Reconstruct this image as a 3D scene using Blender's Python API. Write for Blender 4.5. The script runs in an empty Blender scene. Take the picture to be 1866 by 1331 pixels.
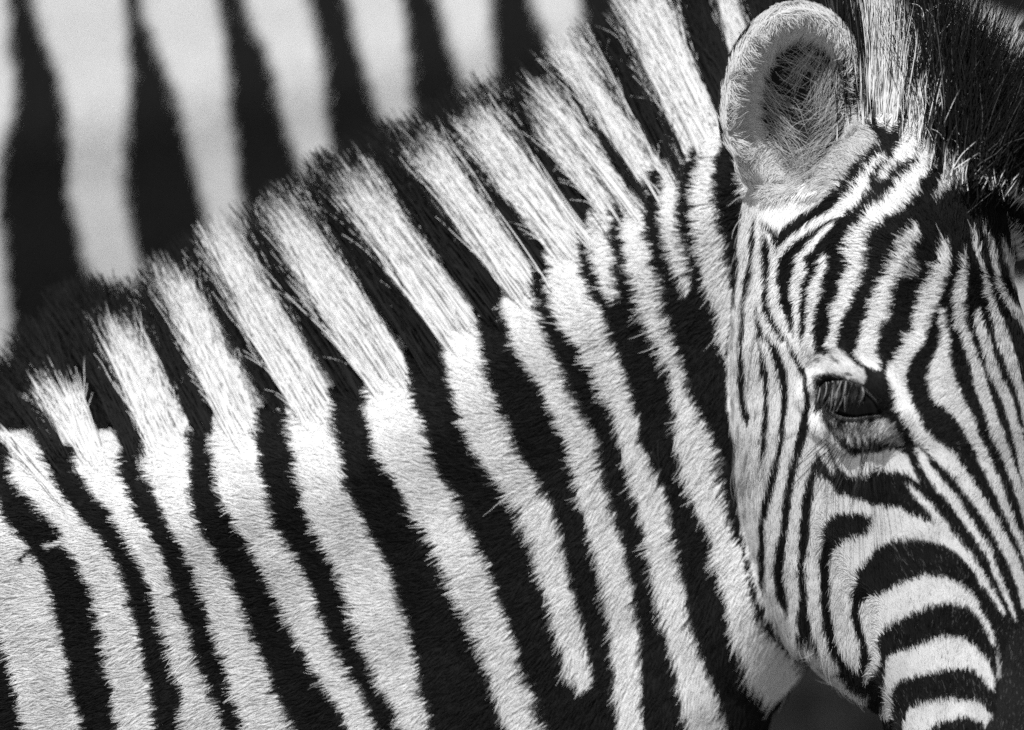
import bpy, math
import numpy as np
from mathutils import Vector

C = bpy.context.scene
COL = C.collection
rng = np.random.default_rng(11)

# ---------------------------------------------------------------- camera, light, exposure
S = 0.0004375              # metres per photograph pixel at the animals
ZC = 0.89                  # height of the lens axis above the ground
def W(p):
    """(x right, d away, y down) in photograph pixels -> world metres"""
    p = np.asarray(p, float)
    return np.stack([(p[...,0]-933.0)*S, p[...,1]*S, (665.5-p[...,2])*S+ZC], -1)

cam_d = bpy.data.cameras.new('camera')
cam = bpy.data.objects.new('camera', cam_d); COL.objects.link(cam)
DIST = 14.0
cam.location = ((959-933)*S, -DIST, ZC+(665.5-664)*S); cam.rotation_euler = (math.pi/2, 0, 0)
cam_d.sensor_width = 36.0
cam_d.lens = 36.0*DIST/(1548*S)     # the picture inside the white margin, edge to edge
cam_d.clip_start, cam_d.clip_end = 0.1, 2000
cam_d.dof.use_dof = True
cam_d.dof.focus_distance = DIST+100*S
cam_d.dof.aperture_fstop = (cam_d.lens/1000.0)/0.25
C.camera = cam

SUN = Vector((-0.27, -0.60, 0.75)).normalized()        # towards the sun
el, az = math.asin(SUN.z), math.atan2(SUN.x, SUN.y)
world = bpy.data.worlds.new('World'); C.world = world
world.use_nodes = True
nt = world.node_tree; nt.nodes.clear()
sky = nt.nodes.new('ShaderNodeTexSky'); sky.sky_type = 'NISHITA'; sky.sun_disc = False
sky.sun_elevation, sky.sun_rotation = el, az
bw = nt.nodes.new('ShaderNodeRGBToBW')                 # the photograph is black and white
bg = nt.nodes.new('ShaderNodeBackground'); bg.inputs['Strength'].default_value = 0.09
wo = nt.nodes.new('ShaderNodeOutputWorld')
nt.links.new(sky.outputs[0], bw.inputs[0]); nt.links.new(bw.outputs[0], bg.inputs['Color']); nt.links.new(bg.outputs[0], wo.inputs[0])
ld = bpy.data.lights.new('sun', 'SUN'); ld.energy = 4.6; ld.angle = math.radians(0.5); ld.color = (1, 1, 1)
sun = bpy.data.objects.new('sun', ld); COL.objects.link(sun)
sun.rotation_euler = SUN.to_track_quat('Z', 'Y').to_euler(); sun.location = (-2, -3, 6)
C.view_settings.view_transform = 'Standard'; C.view_settings.look = 'None'
C.view_settings.exposure = 0.52; C.view_settings.gamma = 1.0
C.render.engine = 'CYCLES'
C.cycles.use_denoising = False
C.cycles.max_bounces = 6; C.cycles.diffuse_bounces = 4; C.cycles.glossy_bounces = 2
C.cycles.transmission_bounces = 4; C.cycles.transparent_max_bounces = 8

# ---- coat pattern: where the animals' hair is white (measured in photograph pixels) ----
K4, K24 = 400/1331.0, 240/1331.0
CROP = {'p': (0, 0, 1.0), 'c1': (133,133,K4), 'c2': (533,133,K4), 'c3': (933,133,K4), 'c4': (1333,133,K4),
        'c6': (1233,798,500/1664.0), 'c7': (133,500,K4), 'c8': (133,798,K4), 'cA': (533,433,K4), 'cB': (533,798,K4),
        'cC': (933,433,K4), 'cD': (933,798,K4), 'F1': (1280,400,K24), 'F2': (1493,340,K24), 'F3': (1493,540,K24),
        'F4': (1260,600,K24), 'F5': (1260,800,K24), 'F6': (1493,760,K24), 'F7': (1400,640,200/1331.0),
        'F8': (1340,958,393/1866.0), 'E1': (1260,120,300/1331.0), 'E2': (1480,120,253/1331.0)}
MX0, MY0, MX1, MY1 = -400, -400, 2300, 1750
MW, MH = MX1-MX0, MY1-MY0

def fill(img, pts, val):
    pts = np.asarray(pts, float)
    x, y = pts[:,0]-MX0, pts[:,1]-MY0
    x2, y2 = np.roll(x,-1), np.roll(y,-1)
    for r in range(max(0,int(math.floor(y.min()))), min(MH-1,int(math.ceil(y.max())))+1):
        c = r+0.37
        m = ((y<=c)&(y2>c))|((y2<=c)&(y>c))
        if not m.any(): continue
        xs = np.sort(x[m]+(c-y[m])*(x2[m]-x[m])/(y2[m]-y[m]))
        for a, b in zip(xs[0::2], xs[1::2]):
            i, j = max(0,int(round(a))), min(MW,int(round(b)))
            if j > i: img[r,i:j] = val

def cv(c, pts):
    x0, y0, k = CROP[c]
    return [(x0+x*k, y0+y*k) for x, y in pts]

def poly(img, c, pts, val=1.0):
    fill(img, cv(c, pts), val)

def rows(img, segs, val=1.0):
    """segs: list of (crop, [(y, xl, xr), ...]) going down; one stripe."""
    L, R = [], []
    for c, rr in segs:
        x0, y0, k = CROP[c]
        for y, a, b in rr:
            L.append((x0+a*k, y0+y*k)); R.append((x0+b*k, y0+y*k))
    fill(img, L+R[::-1], val)

def between(img, left, right, val=1.0):
    """white ground between the right edge of one dark band and the left edge of the next: [(y,x)...]"""
    fill(img, [(x,y) for y,x in left]+[(x,y) for y,x in right][::-1], val)

def gauss(img, s):
    r = int(s*3)+1
    k = np.exp(-0.5*(np.arange(-r,r+1)/s)**2); k /= k.sum()
    for ax in (0,1):
        p = np.pad(img, [(r,r) if a==ax else (0,0) for a in (0,1)], mode='edge')
        o = np.zeros_like(img)
        for i, w in enumerate(k):
            o += w*(p[i:i+img.shape[0],:] if ax==0 else p[:,i:i+img.shape[1]])
        img = o
    return img

def foal_map():
    m = np.zeros((MH,MW), np.float32)
    # body and neck: dark bands as (y, left, right); the white lies between them
    B0=[(740,40,80),(785,60,105),(860,98,128),(918,120,136),(948,122,143),(978,124,157),(1008,126,165),(1038,128,175),(1068,131,184),(1098,139,195),(1128,151,202),(1159,157,211),(1198,160,220),(1331,185,258),(1560,215,300)]
    B1=[(775,150,178),(785,154,190),(830,163,202),(858,176,221),(888,189,254),(918,208,280),(933,222,279),(948,232,290),(978,247,310),(1008,259,328),(1038,265,334),(1068,274,340),(1098,280,343),(1128,292,346),(1159,295,355),(1198,304,357),(1331,335,385),(1560,370,430)]
    B2=[(787,243,300),(800,252,303),(830,260,311),(858,275,322),(888,298,352),(918,328,370),(948,352,385),(978,367,400),(1008,376,412),(1038,382,421),(1068,391,433),(1098,397,442),(1128,403,448),(1159,409,457),(1198,418,460),(1331,450,488),(1560,500,540)]
    B3=[(740,345,375),(764,361,400),(785,364,405),(830,364,406),(860,375,413),(888,388,430),(918,409,448),(948,427,466),(978,436,478),(1008,448,490),(1038,454,496),(1068,469,505),(1098,478,517),(1128,490,529),(1159,505,535),(1198,520,553),(1331,565,600),(1560,630,670)]
    B4=[(745,465,503),(764,470,506),(785,466,508),(830,466,511),(860,470,514),(888,472,530),(918,491,548),(948,508,566),(978,525,581),(1008,539,596),(1038,551,608),(1068,560,623),(1098,575,638),(1128,587,659),(1159,596,677),(1198,617,698),(1331,680,760),(1560,770,850)]
    B5=[(643,548,572),(673,563,590),(703,569,608),(733,572,617),(764,572,620),(798,574,630),(833,578,633),(858,587,638),(888,593,644),(918,608,659),(948,626,680),(978,638,698),(1008,653,707),(1038,662,713),(1068,674,725),(1098,689,731),(1128,707,743),(1159,725,761),(1198,743,785),(1331,800,850),(1560,890,940)]
    B6=[(433,542,587),(463,557,593),(493,575,608),(523,593,629),(553,610,650),(583,629,668),(613,650,689),(643,659,701),(673,671,719),(688,676,728),(703,677,737),(733,686,737),(764,689,740),(798,695,752),(833,701,772),(858,710,788),(888,725,803),(918,740,821),(948,752,837),(978,770,855),(1008,782,870),(1038,791,888),(1068,800,897),(1098,806,906),(1128,812,918),(1159,818,927),(1198,827,939),(1331,860,990),(1560,910,1070)]
    B7=[(404,640,701),(433,662,716),(463,683,740),(493,700,758),(523,728,773),(553,743,794),(583,764,812),(613,779,834),(643,794,855),(673,800,861),(703,806,867),(733,812,873),(764,821,882),(798,834,903),(833,846,930),(858,866,951),(888,877,969),(918,891,978),(948,909,990),(978,921,996),(1008,930,1002),(1038,939,1014),(1068,948,1023),(1098,960,1032),(1128,972,1038),(1156,983,1058)]
    B8=[(354,760,803),(373,770,810),(403,791,831),(433,809,861),(463,827,885),(493,849,906),(523,867,927),(553,891,942),(568,898,945),(583,903,948),(613,904,951),(643,909,960),(673,918,978),(703,924,996),(733,937,1011),(764,953,1026),(798,966,1041),(828,984,1048),(858,1002,1056),(888,1017,1062),(918,1026,1071),(948,1035,1080),(978,1041,1092),(1008,1047,1098),(1038,1053,1101),(1068,1062,1104),(1098,1068,1107),(1128,1077,1112),(1156,1082,1113)]
    B9=[(313,862,888),(328,867,896),(343,876,903),(373,890,923),(403,918,948),(433,947,970),(463,972,993),(493,984,1011),(523,989,1013),(553,990,1014),(583,996,1020),(613,1002,1035),(643,1014,1062),(673,1029,1077),(703,1041,1086),(733,1056,1104),(764,1074,1113),(798,1085,1122),(833,1092,1132),(858,1098,1140),(888,1107,1149),(918,1116,1155),(948,1122,1161),(978,1128,1167),(1008,1140,1173),(1038,1143,1182),(1068,1146,1188),(1098,1149,1197),(1128,1151,1203),(1159,1152,1209),(1198,1154,1215),(1331,1160,1240),(1560,1170,1290)]
    Lf=lambda B,y0=-9e9: [(y,a) for y,a,b in B if y>=y0]
    Rt=lambda B,y0=-9e9: [(y,b) for y,a,b in B if y>=y0]
    between(m,[(740,-60),(900,-10),(1560,120)],Lf(B0))
    between(m,[(735,88)]+Rt(B0),[(750,120)]+Lf(B1))
    between(m,[(756,165)]+Rt(B1),[(762,235)]+Lf(B2))
    fill(m,[(150,772),(170,765),(215,766),(232,740),(228,700),(240,680),(262,690),(283,680),(301,704),(325,740),(352,764),(364,790),(364,832),(300,832),(300,800),(243,787),(190,792),(160,784)],1)
    fill(m,[(245,788),(300,786),(304,802),(262,830),(250,800)],0)
    between(m,[(700,300)]+Rt(B2),[(725,322)]+Lf(B3))
    between(m,[(600,345),(626,325),(650,331),(680,337),(710,355)]+Rt(B3),[(600,402),(650,421),(680,433),(710,448)]+Lf(B4))
    between(m,[(518,420),(530,415),(560,427),(590,439),(620,454),(650,466),(680,478),(710,490)]+Rt(B4),[(525,489),(560,505),(590,517),(620,533)]+Lf(B5))
    between(m,[(455,490),(490,498),(530,520),(553,533),(583,542),(613,554)]+Rt(B5),[(415,526)]+Lf(B6))
    between(m,[(412,580)]+Rt(B6),[(404,640)]+Lf(B7)[1:]+[(1198,999),(1331,1055),(1560,1150)])
    between(m,[(360,740),(385,712)]+Rt(B7),[(352,749)]+Lf(B8)[:-1]+[(1156,1080)])
    between(m,[(312,828),(325,803),(343,802)]+Rt(B8)[1:]+[(1198,1116),(1331,1100),(1560,1080)],Lf(B9))
    W10R=[(215,930),(253,939),(283,957),(313,972),(343,993),(373,1014),(403,1035),(433,1050),(463,1059),(493,1058),(523,1060),(553,1071),(583,1086),(613,1098),(643,1110),(673,1119),(703,1131),(733,1137),(764,1146),(798,1157),(833,1171),(858,1182),(888,1191),(918,1197),(948,1206),(978,1212),(1008,1217),(1038,1221),(1068,1230),(1098,1239),(1128,1248),(1159,1260),(1198,1275),(1331,1310),(1560,1330)]
    between(m,[(283,893),(298,880)]+Rt(B9),W10R)
    rows(m,[('c3',[(260,165,175),(330,180,270),(400,185,370),(500,190,450),(600,250,520),(700,310,560),(800,370,600),(900,440,640),(950,465,630),(1000,490,580),(1100,480,580),(1200,480,580),(1330,480,600)]),('cC',[(200,480,590),(300,500,590),(400,530,600),(480,570,585)])])
    rows(m,[('p',[(90,990,1050)]),('c3',[(0,215,400),(100,260,420),(200,285,440),(260,330,520),(320,400,590),(400,455,650),(500,510,720),(600,570,770),(700,640,820),(740,665,845),(800,690,795),(850,700,762),(950,655,742),(1100,630,740),(1200,640,770),(1330,660,790)]),
        ('cC',[(300,670,790),(400,700,830),(500,720,840),(600,770,880),(700,820,900),(800,850,930),(900,880,960),(1000,890,1000),(1100,900,1050),(1200,910,1080)]),
        ('cD',[(0,910,1090),(100,930,1110),(200,970,1125),(300,1010,1160),(400,1080,1175),(500,1095,1210),(600,1115,1240),(700,1140,1260),(800,1160,1290),(900,1175,1320)]),('c6',[(1000,200,390),(1050,222,440),(1100,250,560),(1150,270,510),(1200,300,470),(1270,350,400)])])
    rows(m,[('p',[(60,1118,1215)]),('c3',[(0,655,960),(100,700,990),(200,720,1030),(300,760,1070),(400,800,1110),(500,850,1120),(550,870,1110),(600,890,1060),(700,900,970),(800,860,930),(900,830,915),(1000,820,910),(1100,830,920),(1200,860,950),(1330,870,960)]),('cC',[(100,840,940),(200,860,960),(300,890,970),(400,930,965),(440,945,950)])])
    rows(m,[('c3',[(600,1040,1150),(650,1030,1120),(700,1025,1095),(800,1000,1085),(900,980,1090),(1000,990,1100),(1100,1000,1130),(1200,1010,1150),(1330,1030,1160)]),('cC',[(100,1010,1140),(300,1020,1160),(400,1050,1180),(500,1090,1180),(600,1110,1170),(700,1130,1160),(780,1142,1150)])])
    rows(m,[('c3',[(570,1090,1160),(620,1085,1150),(680,1085,1120)])])
    rows(m,[('c3',[(790,1055,1095),(760,1050,1110),(800,1050,1090)])])
    rows(m,[('p',[(40,1262,1330)]),('c3',[(0,1110,1330),(100,1130,1331),(200,1150,1331),(300,1160,1250),(420,1150,1165)])])
    # strip of hair in the gap between neck and cheek
    rows(m,[('F4',[(900,30,80),(1000,30,90),(1100,40,100),(1250,60,130)]),('F5',[(50,60,120),(200,90,170),(300,120,190),(370,150,200)])],0.62)
    # ---------------- head ----------------
    hd=[(1300,395),(1312,450),(1304,520),(1287,600),(1270,680),(1262,760),(1275,850),(1288,900),(1310,980),(1342,1060),(1392,1118),(1440,1160),(1480,1190),(1480,1750),(2200,1750),(2200,350),(1790,330),(1760,-100),(1560,-100),(1590,130),(1590,250),(1540,350),(1480,395),(1400,405)]
    fill(m,hd,0)
    fill(m,[(1470,60),(1590,60),(1588,130),(1560,350),(1520,380),(1500,330),(1480,250)],0)
    # cheek strips
    rows(m,[('F1',[(0,130,250),(200,150,262),(400,158,238),(600,160,230),(800,130,172),(900,112,172),(1000,90,162),(1200,40,152)]),('F4',[(200,140,262),(400,130,245),(600,120,243),(800,165,285),(900,200,330),(1000,230,420),(1200,240,432)]),('F5',[(0,220,425),(200,250,400),(400,258,445),(600,258,422),(800,268,422),(1000,308,425),(1200,368,432),(1331,405,440)])])
    rows(m,[('F1',[(0,255,320),(150,272,330),(260,278,318),(400,280,322),(500,268,312),(600,252,332),(700,258,335),(800,230,352),(900,200,325),(1000,182,272),(1200,182,282)]),('F4',[(200,285,402),(400,300,432),(600,305,462),(800,345,455),(900,330,445),(1000,300,435),(1200,300,435)]),('F5',[(100,300,420)])],0.93)
    rows(m,[('F1',[(300,310,330),(400,345,400),(480,385,445),(560,400,465),(600,400,460),(700,395,455),(800,388,462),(900,385,470),(1000,392,485),(1100,430,515),(1200,490,562),(1331,560,622)]),('F4',[(200,685,722),(300,735,775),(400,788,842),(500,815,862),(600,832,890),(700,838,910),(800,832,920),(900,830,925),(1000,812,955),(1100,780,900),(1200,750,862),(1331,720,812)]),('F5',[(0,750,872),(200,720,810),(400,690,775),(600,668,762),(800,650,752),(1000,640,745),(1200,658,762)]),('F8',[(100,178,262),(200,182,272),(400,195,262),(600,215,265),(700,240,285)])])
    rows(m,[('F1',[(870,300,342),(1000,290,332),(1100,300,375),(1200,340,432)]),('F4',[(120,470,560),(200,570,642),(300,605,690),(400,640,742),(500,655,772),(600,662,782),(700,650,782),(800,640,765),(1000,620,722),(1200,598,682)]),('F5',[(0,600,682),(200,570,652),(400,520,612),(600,470,612),(700,475,600),(800,480,572),(900,485,555),(1000,480,542),(1200,490,570)]),('F8',[(200,20,100),(320,10,120),(420,0,190)])])
    rows(m,[('F4',[(130,408,425),(200,420,492),(300,450,530),(400,490,562),(600,500,592),(800,500,592),(1000,480,572),(1200,468,552)]),('F5',[(0,460,552),(200,395,502),(300,380,478),(400,340,448),(500,300,430)])])
    fill(m,cv('F8',[(20,330),(100,360),(190,420),(240,600),(270,730),(300,800),(260,760),(180,640),(110,600),(60,520),(0,470)]),0.8)
    # ears' white base
    poly(m,'F1',[(120,-20),(940,-20),(860,80),(700,185),(560,262),(480,350),(420,335),(340,285),(310,240),(262,240),(180,120)])
    poly(m,'E1',[(560,1275),(640,1340),(760,1335),(880,1215),(1000,1075),(1105,940),(1090,870),(1000,730),(930,760),(880,900),(860,1060),(760,1180),(640,1260)],0.55)  # lowered tone paints the ear's shadow onto white fur
    poly(m,'p',[(1296,380),(1330,372),(1400,392),(1500,385),(1500,398),(1400,410),(1310,410)],0.95)
    poly(m,'p',[(1400,402),(1425,340),(1480,285),(1500,300),(1512,330),(1470,375),(1440,402)],0.55)  # same painted ear shadow, nearer the ear's foot
    poly(m,'E1',[(745,1345),(860,1210),(950,1085),(1095,925),(1140,960),(1040,1120),(940,1240),(840,1345)],0)
    poly(m,'F1',[(680,250),(780,130),(880,40),(930,-25),(1070,-25),(1050,30),(960,100),(870,185),(770,245)],0)
    # temple and forehead
    poly(m,'F1',[(405,600),(450,500),(560,400),(690,300),(780,240),(870,190),(960,100),(1050,30),(1080,-20),(1200,-20),(1130,80),(1050,140),(960,230),(850,275),(740,330),(640,400),(560,470),(490,550),(460,620)])
    poly(m,'E1',[(835,1331),(930,1245),(1035,1120),(1140,985),(1170,1005),(1110,1080),(1000,1210),(920,1340)])
    rows(m,[('F1',[(290,890,930),(370,790,860),(430,720,800),(480,680,760),(550,620,700),(600,600,682),(700,595,690),(800,558,652),(900,560,642),(1000,570,622),(1100,580,622),(1200,580,632),(1331,605,655)]),('F4',[(200,715,760),(260,760,800),(330,790,830)])])
    rows(m,[('F1',[(550,810,850),(600,800,882),(700,780,862),(800,720,822),(900,710,800),(1000,690,762),(1100,680,752),(1200,680,742)]),('F4',[(91,788,852),(200,765,860),(260,790,880)])])
    poly(m,'F1',[(1331,70),(1250,130),(1180,220),(1120,290),(1040,420),(1030,560),(1040,650),(970,820),(930,920),(900,1000),(890,1100),(880,1200),(830,1310),(900,1325),(940,1270),(960,1130),(1050,930),(1130,800),(1170,680),(1200,560),(1185,420),(1250,290),(1331,210)])
    poly(m,'F2',[(0,500),(100,420),(200,330),(330,180),(430,80),(470,20),(500,-60),(580,-40),(560,50),(540,110),(450,230),(420,330),(330,440),(200,520),(100,580),(0,750),(-60,700),(-20,560)])
    poly(m,'F2',[(230,60),(300,0),(400,0),(330,60),(250,130),(180,200),(100,260),(100,210),(160,130)],0.85)
    rows(m,[('F2',[(610,400,440),(700,350,435),(800,300,390),(900,240,370),(1000,180,330),(1100,120,260)]),('F3',[(100,90,225),(200,40,212),(300,0,190),(400,-30,145),(500,-60,105),(600,-80,100),(650,-55,130),(690,0,128),(722,70,108)])])
    rows(m,[('F2',[(920,390,430),(1000,380,440),(1080,350,390)])],0.5)
    rows(m,[('F2',[(770,630,690),(900,572,685),(1000,550,672),(1109,510,640)]),('F3',[(100,450,612),(200,410,582),(300,395,535),(400,370,500),(500,310,462),(600,270,402),(650,235,372),(700,180,352),(750,172,332),(800,188,330),(900,220,350),(1000,240,382),(1050,250,402),(1100,290,432),(1200,350,485),(1331,435,590)]),('F6',[(200,525,720),(300,630,795),(400,735,872),(500,810,942),(600,885,1005),(700,950,1062),(800,1015,1130),(900,1070,1180),(1000,1125,1235),(1100,1180,1290),(1200,1225,1330),(1331,1280,1380),(1500,1320,1440)])])
    rows(m,[('F3',[(220,600,650),(300,602,662),(400,615,682),(500,608,692),(600,580,702),(700,530,716),(800,518,742),(900,535,782),(1000,590,832),(1050,660,852),(1100,720,882),(1200,790,932)]),('F6',[(0,808,922),(100,858,970),(200,918,1022),(300,965,1062),(400,1010,1112),(500,1065,1152),(600,1110,1182),(700,1158,1222),(800,1205,1262),(900,1250,1312),(1000,1295,1365),(1331,1420,1500)])])
    rows(m,[('F2',[(830,812,826),(900,788,826),(1000,768,822),(1109,740,832)]),('F3',[(100,728,832),(200,728,832),(300,738,842),(400,758,862),(500,805,885),(600,830,932),(700,868,972),(800,900,1012),(900,920,1032),(1000,958,1062),(1100,1000,1092),(1200,1030,1122)]),('F6',[(0,1040,1140),(100,1080,1172),(200,1128,1212),(300,1168,1242),(400,1200,1282),(500,1240,1312),(600,1280,1350),(800,1340,1400),(1100,1420,1480)])])
    rows(m,[('F3',[(210,925,945),(300,895,972),(400,920,1012),(500,950,1042),(600,988,1062),(700,1010,1102),(800,1058,1152),(900,1108,1202),(1000,1148,1242),(1100,1180,1262),(1200,1210,1292)]),('F6',[(0,1218,1312),(200,1268,1350),(500,1320,1400),(900,1400,1460)])])
    rows(m,[('F2',[(640,870,890),(700,880,915),(800,908,952),(900,938,972),(1000,968,1002),(1109,985,1030)]),('F3',[(100,1000,1062),(200,1040,1102),(300,1060,1142),(400,1078,1192),(500,1090,1215),(600,1130,1252),(700,1188,1292),(800,1230,1312),(900,1270,1340),(1331,1370,1430)])])
    rows(m,[('F2',[(610,985,1000),(700,1000,1030),(800,1040,1082),(900,1058,1102),(1000,1070,1114),(1109,1085,1140)]),('F3',[(100,1130,1195),(180,1170,1262),(250,1230,1335),(350,1310,1400),(600,1400,1480)])])
    rows(m,[('F2',[(760,1140,1160),(850,1150,1205),(950,1188,1262),(1050,1220,1305),(1150,1242,1320),(1200,1300,1340)])],0.7)
    rows(m,[('F2',[(560,1180,1215),(640,1200,1260),(720,1230,1320),(800,1290,1380),(950,1330,1420)])],0.7)
    poly(m,'F2',[(650,90),(800,60),(860,100),(830,200),(890,225),(800,295),(700,285),(620,352),(555,375),(640,220)])
    poly(m,'F2',[(900,230),(1100,250),(1250,290),(1331,360),(1480,470),(1480,520),(1331,420),(1200,350),(1080,280),(950,262)],0.9)
    # beyond the ear: poll hair
    poly(m,'E2',[(90,-200),(310,-200),(300,70),(320,250),(250,450),(170,650),(215,960),(175,960),(110,700),(55,660),(75,500),(125,350),(105,200)])
    poly(m,'E2',[(330,60),(420,60),(330,430),(240,620),(210,720),(150,740),(175,650),(250,450),(310,250)],0.8)
    poly(m,'E2',[(440,250),(570,260),(560,340),(500,450),(440,620),(390,700),(350,850),(300,990),(255,1010),(238,880),(232,740),(270,620),(330,480),(420,330)])
    poly(m,'E2',[(200,660),(270,620),(215,960),(195,960),(140,760)],1.0)
    poly(m,'E2',[(480,600),(640,640),(660,740),(590,800),(560,950),(500,1150),(400,1230),(310,1260),(300,1150),(380,1000),(420,880),(460,720)])
    poly(m,'E2',[(540,1100),(600,1180),(620,1250),(520,1345),(445,1345),(500,1230)])
    poly(m,'E2',[(25,820),(60,790),(120,890),(110,920),(60,890)])
    # brow
    poly(m,'F4',[(740,170),(830,205),(860,275),(960,262),(1040,195),(1100,240),(1180,320),(1270,390),(1292,450),(1280,512),(1200,480),(1080,440),(960,430),(880,460),(850,440),(825,330)],0.72)
    poly(m,'F4',[(855,310),(890,305),(910,330),(880,345)],0.25)
    poly(m,'F4',[(970,255),(1010,270),(1080,330),(1060,355),(1010,310)],0.12)
    # under the eye
    poly(m,'F7',[(130,420),(160,570),(205,700),(275,850),(350,950),(430,1020),(520,1070),(620,1060),(740,1020),(860,1000),(980,1010),(1040,1080),(1090,1200),(1160,1320),(1000,1240),(850,1228),(760,1208),(640,1250),(540,1290),(440,1280),(350,1200),(290,1060),(230,880),(175,730),(150,640),(110,560)])
    poly(m,'F7',[(140,560),(165,700),(215,880),(270,1060),(330,1210),(320,1280),(270,1230),(190,1120),(150,1030),(60,1040),(80,800)])
    poly(m,'F7',[(265,790),(400,780),(620,740),(840,720),(960,800),(1010,960),(860,960),(700,920),(600,900),(420,900),(330,880)],0.15)
    poly(m,'F7',[(420,790),(560,770),(700,760),(820,740),(880,790),(800,840),(640,850),(500,860)],0.19)
    poly(m,'F7',[(850,800),(940,830),(1000,930),(1000,970),(950,880),(870,840)],0.35)
    for q in ((465,930),(550,935),(630,930)): poly(m,'F7',[(q[0]-20,q[1]-35),(q[0]+15,q[1]-35),(q[0]+22,q[1]+35),(q[0]-12,q[1]+35)],0.85)
    poly(m,'F7',[(190,600),(240,660),(320,740),(330,790),(240,720),(200,660)],0.25)
    # cheek below the eye
    poly(m,'F5',[(895,175),(950,200),(1010,260),(1080,325),(1200,360),(1331,405),(1331,700),(1400,900),(1331,1331),(1180,1331),(1331,1331),(845,1331),(835,1150),(800,1000),(830,850),(845,700),(850,560),(862,400),(878,280)])
    poly(m,'F8',[(310,0),(405,0),(420,100),(425,250),(425,400),(455,560),(480,680),(500,800),(460,860),(440,700),(370,560),(340,400),(320,200)])
    poly(m,'F8',[(480,0),(760,0),(660,130),(625,230),(640,360),(690,470),(705,600),(700,720),(640,780),(560,680),(530,560),(500,420),(490,200)])
    poly(m,'F6',[(-60,600),(0,615),(120,670),(200,660),(310,680),(400,730),(480,760),(590,800),(650,760),(720,850),(800,950),(880,1030),(950,1150),(1030,1300),(1110,1420),(1180,1540),(1160,1560),(1040,1420),(980,1331),(900,1200),(830,1100),(720,1010),(600,960),(480,930),(350,940),(250,960),(130,1010),(30,1080),(-60,1200)])
    rows(m,[('F6',[(470,345,370),(550,405,480),(600,460,532),(700,540,605),(760,575,655),(820,600,720)])])
    rows(m,[('F6',[(150,412,440),(200,428,490),(300,455,540),(400,520,622),(500,600,712),(600,698,792),(700,768,852),(800,840,912),(900,900,972),(1000,960,1032),(1100,1025,1075),(1200,1070,1115),(1331,1120,1165),(1480,1200,1240),(1600,1250,1270)])])
    poly(m,'F5',[(1010,520),(1100,490),(1331,520),(1331,660),(1240,680),(1130,720),(1030,800),(1020,900),(1020,1000),(1020,1345),(950,1345),(950,1100),(920,900),(950,750),(950,600)],0)
    poly(m,'c6',[(720,325),(830,300),(905,320),(912,372),(880,402),(800,430),(720,440)],0)
    poly(m,'F8',[(408,0),(490,0),(490,200),(500,420),(530,560),(560,690),(640,780),(720,900),(800,1000),(740,1010),(560,860),(480,730),(455,560),(425,400),(420,150)],0)
    poly(m,'c6',[(815,640),(860,550),(930,480),(1010,440),(1120,430),(1250,445),(1330,490),(1400,570),(1450,660),(1510,740),(1560,830),(1590,900),(1540,980),(1490,860),(1450,790),(1410,720),(1350,660),(1260,620),(1150,615),(1060,640),(960,700),(890,720),(850,760),(850,850),(880,960),(905,1050),(880,1120),(840,1000),(800,800)],0)
    poly(m,'c6',[(850,760),(890,722),(960,700),(1060,642),(1150,615),(1260,620),(1350,660),(1410,720),(1450,790),(1490,860),(1522,960),(1510,972),(1470,890),(1420,800),(1370,760),(1280,750),(1200,760),(1120,800),(1020,850),(960,880),(925,920),(920,980),(945,1060),(930,1110),(900,1040),(875,960),(850,850)])
    poly(m,'c6',[(985,1020),(1050,985),(1130,975),(1200,950),(1290,915),(1360,930),(1420,980),(1480,1050),(1515,1130),(1510,1190),(1480,1170),(1430,1100),(1380,1075),(1320,1080),(1250,1090),(1180,1110),(1110,1130),(1040,1150),(1010,1200),(1000,1345),(960,1345),(968,1150),(975,1080)])
    poly(m,'c6',[(1060,1500),(1070,1345),(1090,1290),(1150,1262),(1250,1240),(1330,1235),(1430,1250),(1510,1320),(1530,1400),(1480,1380),(1400,1320),(1330,1320),(1260,1340),(1180,1400),(1120,1500)])
    poly(m,'c6',[(1520,970),(1530,1010),(1548,1090),(1545,1180),(1530,1100)],0.6)
    poly(m,'F8',[(385,880),(500,850),(600,900),(650,1000),(720,1060),(640,1060),(540,1010),(480,950)],0.55)
    poly(m,'F8',[(275,620),(330,610),(420,720),(530,830),(640,920),(770,1000),(730,1050),(600,990),(480,900),(370,780)],0.78)
    poly(m,'F8',[(370,560),(455,560),(500,700),(565,800),(520,830),(440,740)])
    poly(m,'F8',[(560,680),(700,620),(705,760),(680,830),(620,760)])
    poly(m,'F8',[(745,590),(805,600),(840,700),(820,800),(760,880),(730,860),(780,760),(760,680)])
    # crease on the shoulder
    poly(m,'c8',[(262,558),(272,515),(300,488),(380,462),(388,476),(312,508),(288,532),(276,562)],0)
    poly(m,'c8',[(385,466),(440,458),(498,422),(502,434),(447,472),(390,480)])
    # far side of the face
    for x in (1752,1778,1800):
        rows(m,[('p',[(560,x-12,x+2),(700,x-4,x+12),(860,x-4,x+10),(1020,x-14,x-4)])])
    fill(m,[(1560,1262),(1640,1245),(1690,1190),(1697,1120),(1712,1070),(1760,1040),(1850,1040),(1900,1700),(1480,1700),(1500,1290)],0.010)
    return m

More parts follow.
